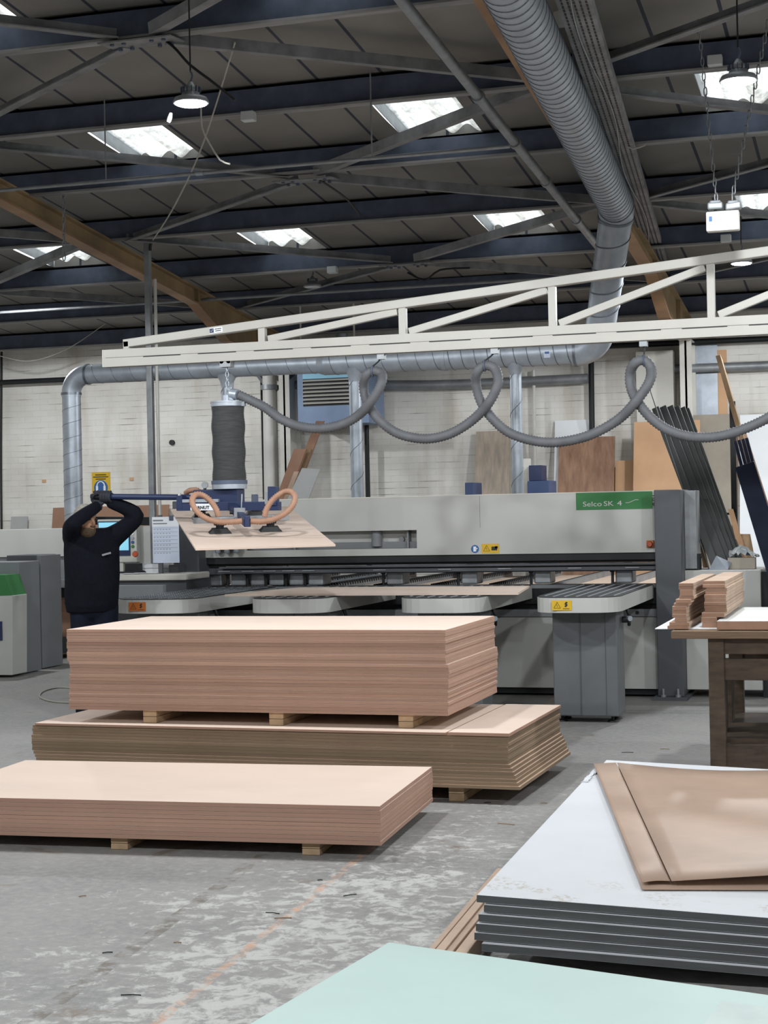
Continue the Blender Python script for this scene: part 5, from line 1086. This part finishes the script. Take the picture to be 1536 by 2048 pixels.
tag(MB().bar(aY(172, 1041, 15.6), aY(370, 1043, 15.6), .06, .085).build('machine_boom', 'black', bevel=.006), 'dark horizontal boom behind the monitor and planner', 'boom')

# left machine (second saw)
lm = thing('edge_machine', (-9.1, 16.5, 0), 'grey woodworking machine at the far left edge', 'machine')
MB().box(-11.0, aY(134, 1058, 17.6).x+.6, 17.6, 18.1, aY(64, 1114, 17.6).z, aY(64, 1058, 17.6).z).build('beam_cover', 'machine_light', lm, bevel=.006)
MB().box(-11.0, aY(134, 1058, 17.6).x+.6, 17.62, 18.3, aY(64, 1168, 17.6).z, aY(64, 1115, 17.6).z).build('lower_cover', 'machine_grey', lm, bevel=.004)
xr_ = aY(134, 1058, 17.6).x
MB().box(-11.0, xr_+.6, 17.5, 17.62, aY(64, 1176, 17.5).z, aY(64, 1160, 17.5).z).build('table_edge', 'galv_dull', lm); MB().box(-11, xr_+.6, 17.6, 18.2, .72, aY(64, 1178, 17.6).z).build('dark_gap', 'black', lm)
MB().box(-11, xr_+.6, 17.66, 18.2, .25, .72).build('front_panel', 'board_brown', lm); MB().box(-11, xr_+.6, 17.6, 18.2, .06, .25).build('base', 'machine_dark', lm)
p = aY(86, 1200, 17.3); q = aY(103, 1200, 17.3); MB().box(p.x, q.x, 17.2, 17.45, .04, .86).build('leg_panel', 'machine_grey', lm)
def post(u0, u1, v0, y, mm, lab):
    a, b = aY(u0, v0, y), aY(u1, v0, y); return MB().box(a.x, b.x, y, y+.45, 0.01, a.z).build(lab, mm, lm, bevel=.006)
post(13, 73, 1111, 16.3, 'machine_dark', 'column'); a = aY(73, 1111, 16.28); MB().box(a.x, a.x+.045, 16.28, 16.75, .01, a.z+.0).build('column_side', 'machine_grey', lm, bevel=.004)
post(-40, 37, 1125, 15.7, 'machine_grey', 'side_cover'); a, b = aY(-60, 1170, 15.35), aY(12, 1175, 15.35)
MB().prism([aY(-60, 1150, 15.4), aY(10, 1150, 15.4), aY(24, 1192, 15.4), aY(-60, 1195, 15.4)][::-1], (0, .3, 0)).build('green_panel', 'green', lm)
MB().prism([aY(-60, 1194, 15.38), aY(25, 1191, 15.38), V((aY(25, 1340, 15.38).x, 15.38, .03)), V((aY(-60, 1340, 15.38).x, 15.38, .03))][::-1], (0, .3, 0)).build('front_cover', 'machine_light', lm, bevel=.006)
a = aY(3, 1262, 15.36); MB().box(a.x-.2, a.x, 15.365, 15.38, a.z-.1, a.z+.1).build('blue_label', 'navy', lm)

# ------------------------------------------------------------------ floor bits
wire([aZ(165, 1378, .008), aZ(120, 1375, .008), aZ(88, 1382, .008), aZ(80, 1394, .008), aZ(105, 1403, .008), aZ(150, 1406, .008)], .008, 'cable_white', 'thin grey cable looped on the floor beside the tall stack', name='floor_cable')
for i, (u, v, l, a) in enumerate(((262, 1990, .09, .2), (566, 1836, .09, .3), (545, 1826, .08, -.1), (165, 1792, .04, .6), (700, 1790, .08, .8), (1012, 1648, .12, -.2), (975, 1605, .05, .3), (1088, 1606, .05, .1), (215, 1905, .05, .5), (355, 1885, .04, .1), (1255, 1505, .1, .1), (1330, 1498, .08, 0), (640, 1560+200, .03, .4))):
    p = aZ(u, v, .003); d = V((math.cos(a), math.sin(a), 0)); m = MB(); l *= .8; m.tube([p-d*l/2, p+V((0, .003, .001)), p+d*l/2], .0022, 5)
    tag(m.build('wood_splinter', 'tan_plank' if i % 2 else 'black'), 'thin wood splinter lying on the concrete floor' , 'splinter', 'splinters on the floor')

# ------------------------------------------------------------------ operator
D0p = 13.27; PXM = CF/D0p
def pw3(u, v, b=0): return EYE+ray(u, v)*(D0p-b)
TW = -FW; RTp = RT; foot = pw3(185, 1026+CH*PXM, 0); foot.z = 0
op = thing('operator_tmp', foot, '', '')
bpy.data.objects.remove(op)
ax_ = V((RT.x, RT.y, 0)).normalized(); tw_ = V((TW.x, TW.y, 0)).normalized()
torso = [(1225, 133, 233, .125), (1205, 129, 237, .14), (1150, 129, 240, .15), (1100, 127, 239, .15), (1078, 128, 237, .135), (1064, 134, 230, .115), (1056, 146, 216, .085)]
def torso_rings(k=1.0, grow=0):
    out = []
    for v, l, r, d in torso: c = pw3((l+r)/2, v, .02); out.append((c, ax_*((r-l)/2/PXM*k+grow), tw_*(d*k+grow)))
    return out
def limb(m, pts, rad):
    P = crom(pts, .03); n = len(P); k = len(rad)-1; m.tube(P, [lerp(rad[min(k-1, int(i/(n-1)*k))], rad[min(k, int(i/(n-1)*k)+1)], (i/(n-1)*k) % 1 if i < n-1 else 1) for i in range(n)], 14); 
    m.ell(pts[0], X*rad[0], Y_*rad[0], Z*rad[0], 12, 8); m.ell(pts[-1], X*rad[-1], Y_*rad[-1], Z*rad[-1], 12, 8)
ra = [pw3(148, 1074, .0), pw3(143, 1058, .17), pw3(147, 1047, .31), pw3(170, 1029, .22), pw3(194, 1013, .09)]
la = [pw3(220, 1078, .0), pw3(250, 1056, .04), pw3(273, 1032, .06), pw3(250, 1016, .07), pw3(224, 1006, .07)]
hd = pw3(171, 1040, .1); fwd = (ax_*.78+tw_*.62-Z*.18).normalized(); hs_ = fwd.cross(Z).normalized(); hu = hs_.cross(fwd).normalized()
lz = foot.z
legs = []
for s, u in ((-1, 167), (1, 209)):
    hip = pw3(u, 1212, .0); an = V((hip.x, hip.y, 0))+ax_*(.01+s*.012); kn = lerp(hip, an, .5)+tw_*.03+Z*.0; an = an+Z*.09; legs.append((hip, kn, an))
# body (continuous)
m = MB(); m.loft(torso_rings(.88)); m.tube([pw3(180, 1074, .0), lerp(pw3(180, 1070, .0), hd, .6), hd-hu*.02], [.07, .06, .06], 14)
m.ell(hd+hu*.02-fwd*.01, hs_*.076, fwd*.098, hu*.105, 20, 14); m.ell(hd-hu*.055+fwd*.035, hs_*.058, fwd*.062, hu*.07, 16, 10)
m.ell(hd+fwd*.1-hu*.012, hs_*.014, fwd*.02, hu*.024, 10, 6); m.tube([hd+fwd*.088+hu*.022, hd+fwd*.108-hu*.016], [.009, .014], 8)
for s in (-1, 1): m.ell(hd+hs_*(s*.077)-fwd*.012-hu*.005, hs_*.01, fwd*.02, hu*.032, 10, 8)
m.ell(hd+fwd*.092-hu*.055, hs_*.024, fwd*.012, hu*.008, 10, 6)
limb(m, ra, [.06, .05, .044, .04, .032]); limb(m, la, [.06, .05, .044, .04, .032])
for hip, kn, an in legs: limb(m, [hip, kn, an], [.085, .06, .045])
op = m.build('person', 'skin', remesh=.009, smooth_it=3, origin=foot)
tag(op, 'person in dark navy sweater holding the lifter handle overhead with both hands', 'person')
m = MB(); m.loft(torso_rings(1.0)); limb(m, ra, [.095, .076, .062, .056, .046]); limb(m, la, [.1, .08, .066, .06, .05]); m.ell(pw3(183, 1210, .02), ax_*.215, tw_*.145, Z*.05)
m.build('sweater', 'sweater', op, remesh=.012, smooth_it=5)
m = MB(); m.ell(pw3(187, 1215, .01), ax_*.19, tw_*.13, Z*.13)
for hip, kn, an in legs: limb(m, [hip, kn, an+Z*.0], [.115, .09, .078])
m.build('trousers', 'trouser', op, remesh=.014, smooth_it=4)
for hip, kn, an in legs:
    m = MB(); c = V((an.x, an.y, 0)); m.ell(c+tw_*.07+Z*.035, ax_*.05, tw_*.14, Z*.05, 16, 10); m.ell(c+Z*.07, ax_*.048, tw_*.055, Z*.07)
    for v in m.v: v.z = max(v.z, .004)
    m.build('shoe', 'black', op)
m = MB(); m.tube([pw3(180, 1066, .04)+V((0, 0, -.02)), pw3(180, 1064, .04)+Z*.025], [.095, .08], 20, False); m.build('collar', 'sweater', op, solid=.008)
q = pw3(213, 1108, .17); m = MB(); d = (ax_*.93+Z*.25-tw_*.2).normalized(); u_ = tw_.cross(d).normalized(); m.obox(q, d, u_, d.cross(u_), .036, .0075, .004); m.build('chest_logo', 'badge', op)
# hair and beard shells
m = MB(); n = 22; k = 10
hc = hd+hu*.022-fwd*.014; vs = []
for i in range(k+1):
    t = (PI*.56)*i/k
    for j in range(n):
        a = 2*PI*j/n; front = math.sin(a); tt = t*(.62 if front > .3 else (.62+.62*(.3-front)/1.3)) *1.25; vs.append(hc+hu*(.108*math.cos(tt))+(hs_*math.cos(a)*.082+fwd*math.sin(a)*.103)*math.sin(tt))
m.add(vs, [(i*n+j, (i+1)*n+j, (i+1)*n+(j+1) % n, i*n+(j+1) % n) for i in range(k) for j in range(n)], 0, True); m.build('hair', 'hair', op, solid=.006)
m = MB(); m.ell(hd-hu*.082+fwd*.036, hs_*.066, fwd*.074, hu*.06, 18, 10); m.ell(hd+fwd*.093-hu*.036, hs_*.028, fwd*.014, hu*.01, 10, 6); m.build('beard', 'beard', op)
for s in (-1, 1): MB().ell(hd+hs_*(s*.033)+fwd*.089+hu*.022, hs_*.011, fwd*.008, hu*.008, 10, 6).build('eye', 'eye', op)
# gloves gripping the bar
def glove(c, wrist, flip, lab):
    e1 = hbd; w = (wrist-c); w = (w-e1*w.dot(e1)).normalized(); s = e1.cross(w); m = MB()
    pc = c+w*.056; m.loft([(wrist, e1*.036, s*.03), (lerp(wrist, pc, .5), e1*.042, s*.028), (pc, e1*.05, s*.026), (c+w*.03, e1*.05, s*.018)])
    for i in range(4):
        o = e1*((i-1.5)*.0245); L_ = (.85, 1.0, .97, .8)[i]; pts = []
        for t in range(9): a = PI*.08+L_*PI*1.35*t/8; pts.append(c+o+(w*math.cos(a)+s*flip*math.sin(a))*.04)
        m.tube(pts, [.0132-.0003*t for t in range(9)], 9); m.ell(pts[-1], X*.0108, Y_*.0108, Z*.0108, 8, 6); m.ell(pts[0], X*.0145, Y_*.0145, Z*.0145, 8, 6)
    th = [pc-e1*.036*flip, c+w*.03-e1*.054*flip-s*flip*.012, c-s*flip*.034-e1*.04*flip+w*.006, c-s*flip*.03-e1*.018*flip-w*.02]; P = crom(th, .012); m.tube(P, [.0135-.003*i/len(P) for i in range(len(P))], 9); m.ell(P[-1], X*.0105, Y_*.0105, Z*.0105, 8, 6)
    g = m.build('glove', 'glove', op, remesh=.0042, smooth_it=2); 
    m = MB(); dw = (wrist-pc).normalized(); m.tube([wrist-dw*.02, wrist+dw*.012], [.041, .046], 18, False); m.build('glove_cuff', 'rubber', g, solid=.006); return g
hA = hb0+hbd*.05; hB = hb0+hbd*.115
glove(hA, ra[-1]+Z*.0, 1, 'r'); glove(hB, la[-1], -1, 'l')

# ------------------------------------------------------------------ view
vs_ = SC.view_settings; vs_.view_transform = 'Standard'; vs_.look = 'None'; vs_.gamma = 1; vs_.use_curve_mapping = False; vs_.exposure = -.45
SC.cycles.use_denoising = True; SC.cycles.max_bounces = 8; SC.cycles.diffuse_bounces = 5; SC.cycles.sample_clamp_indirect = 6
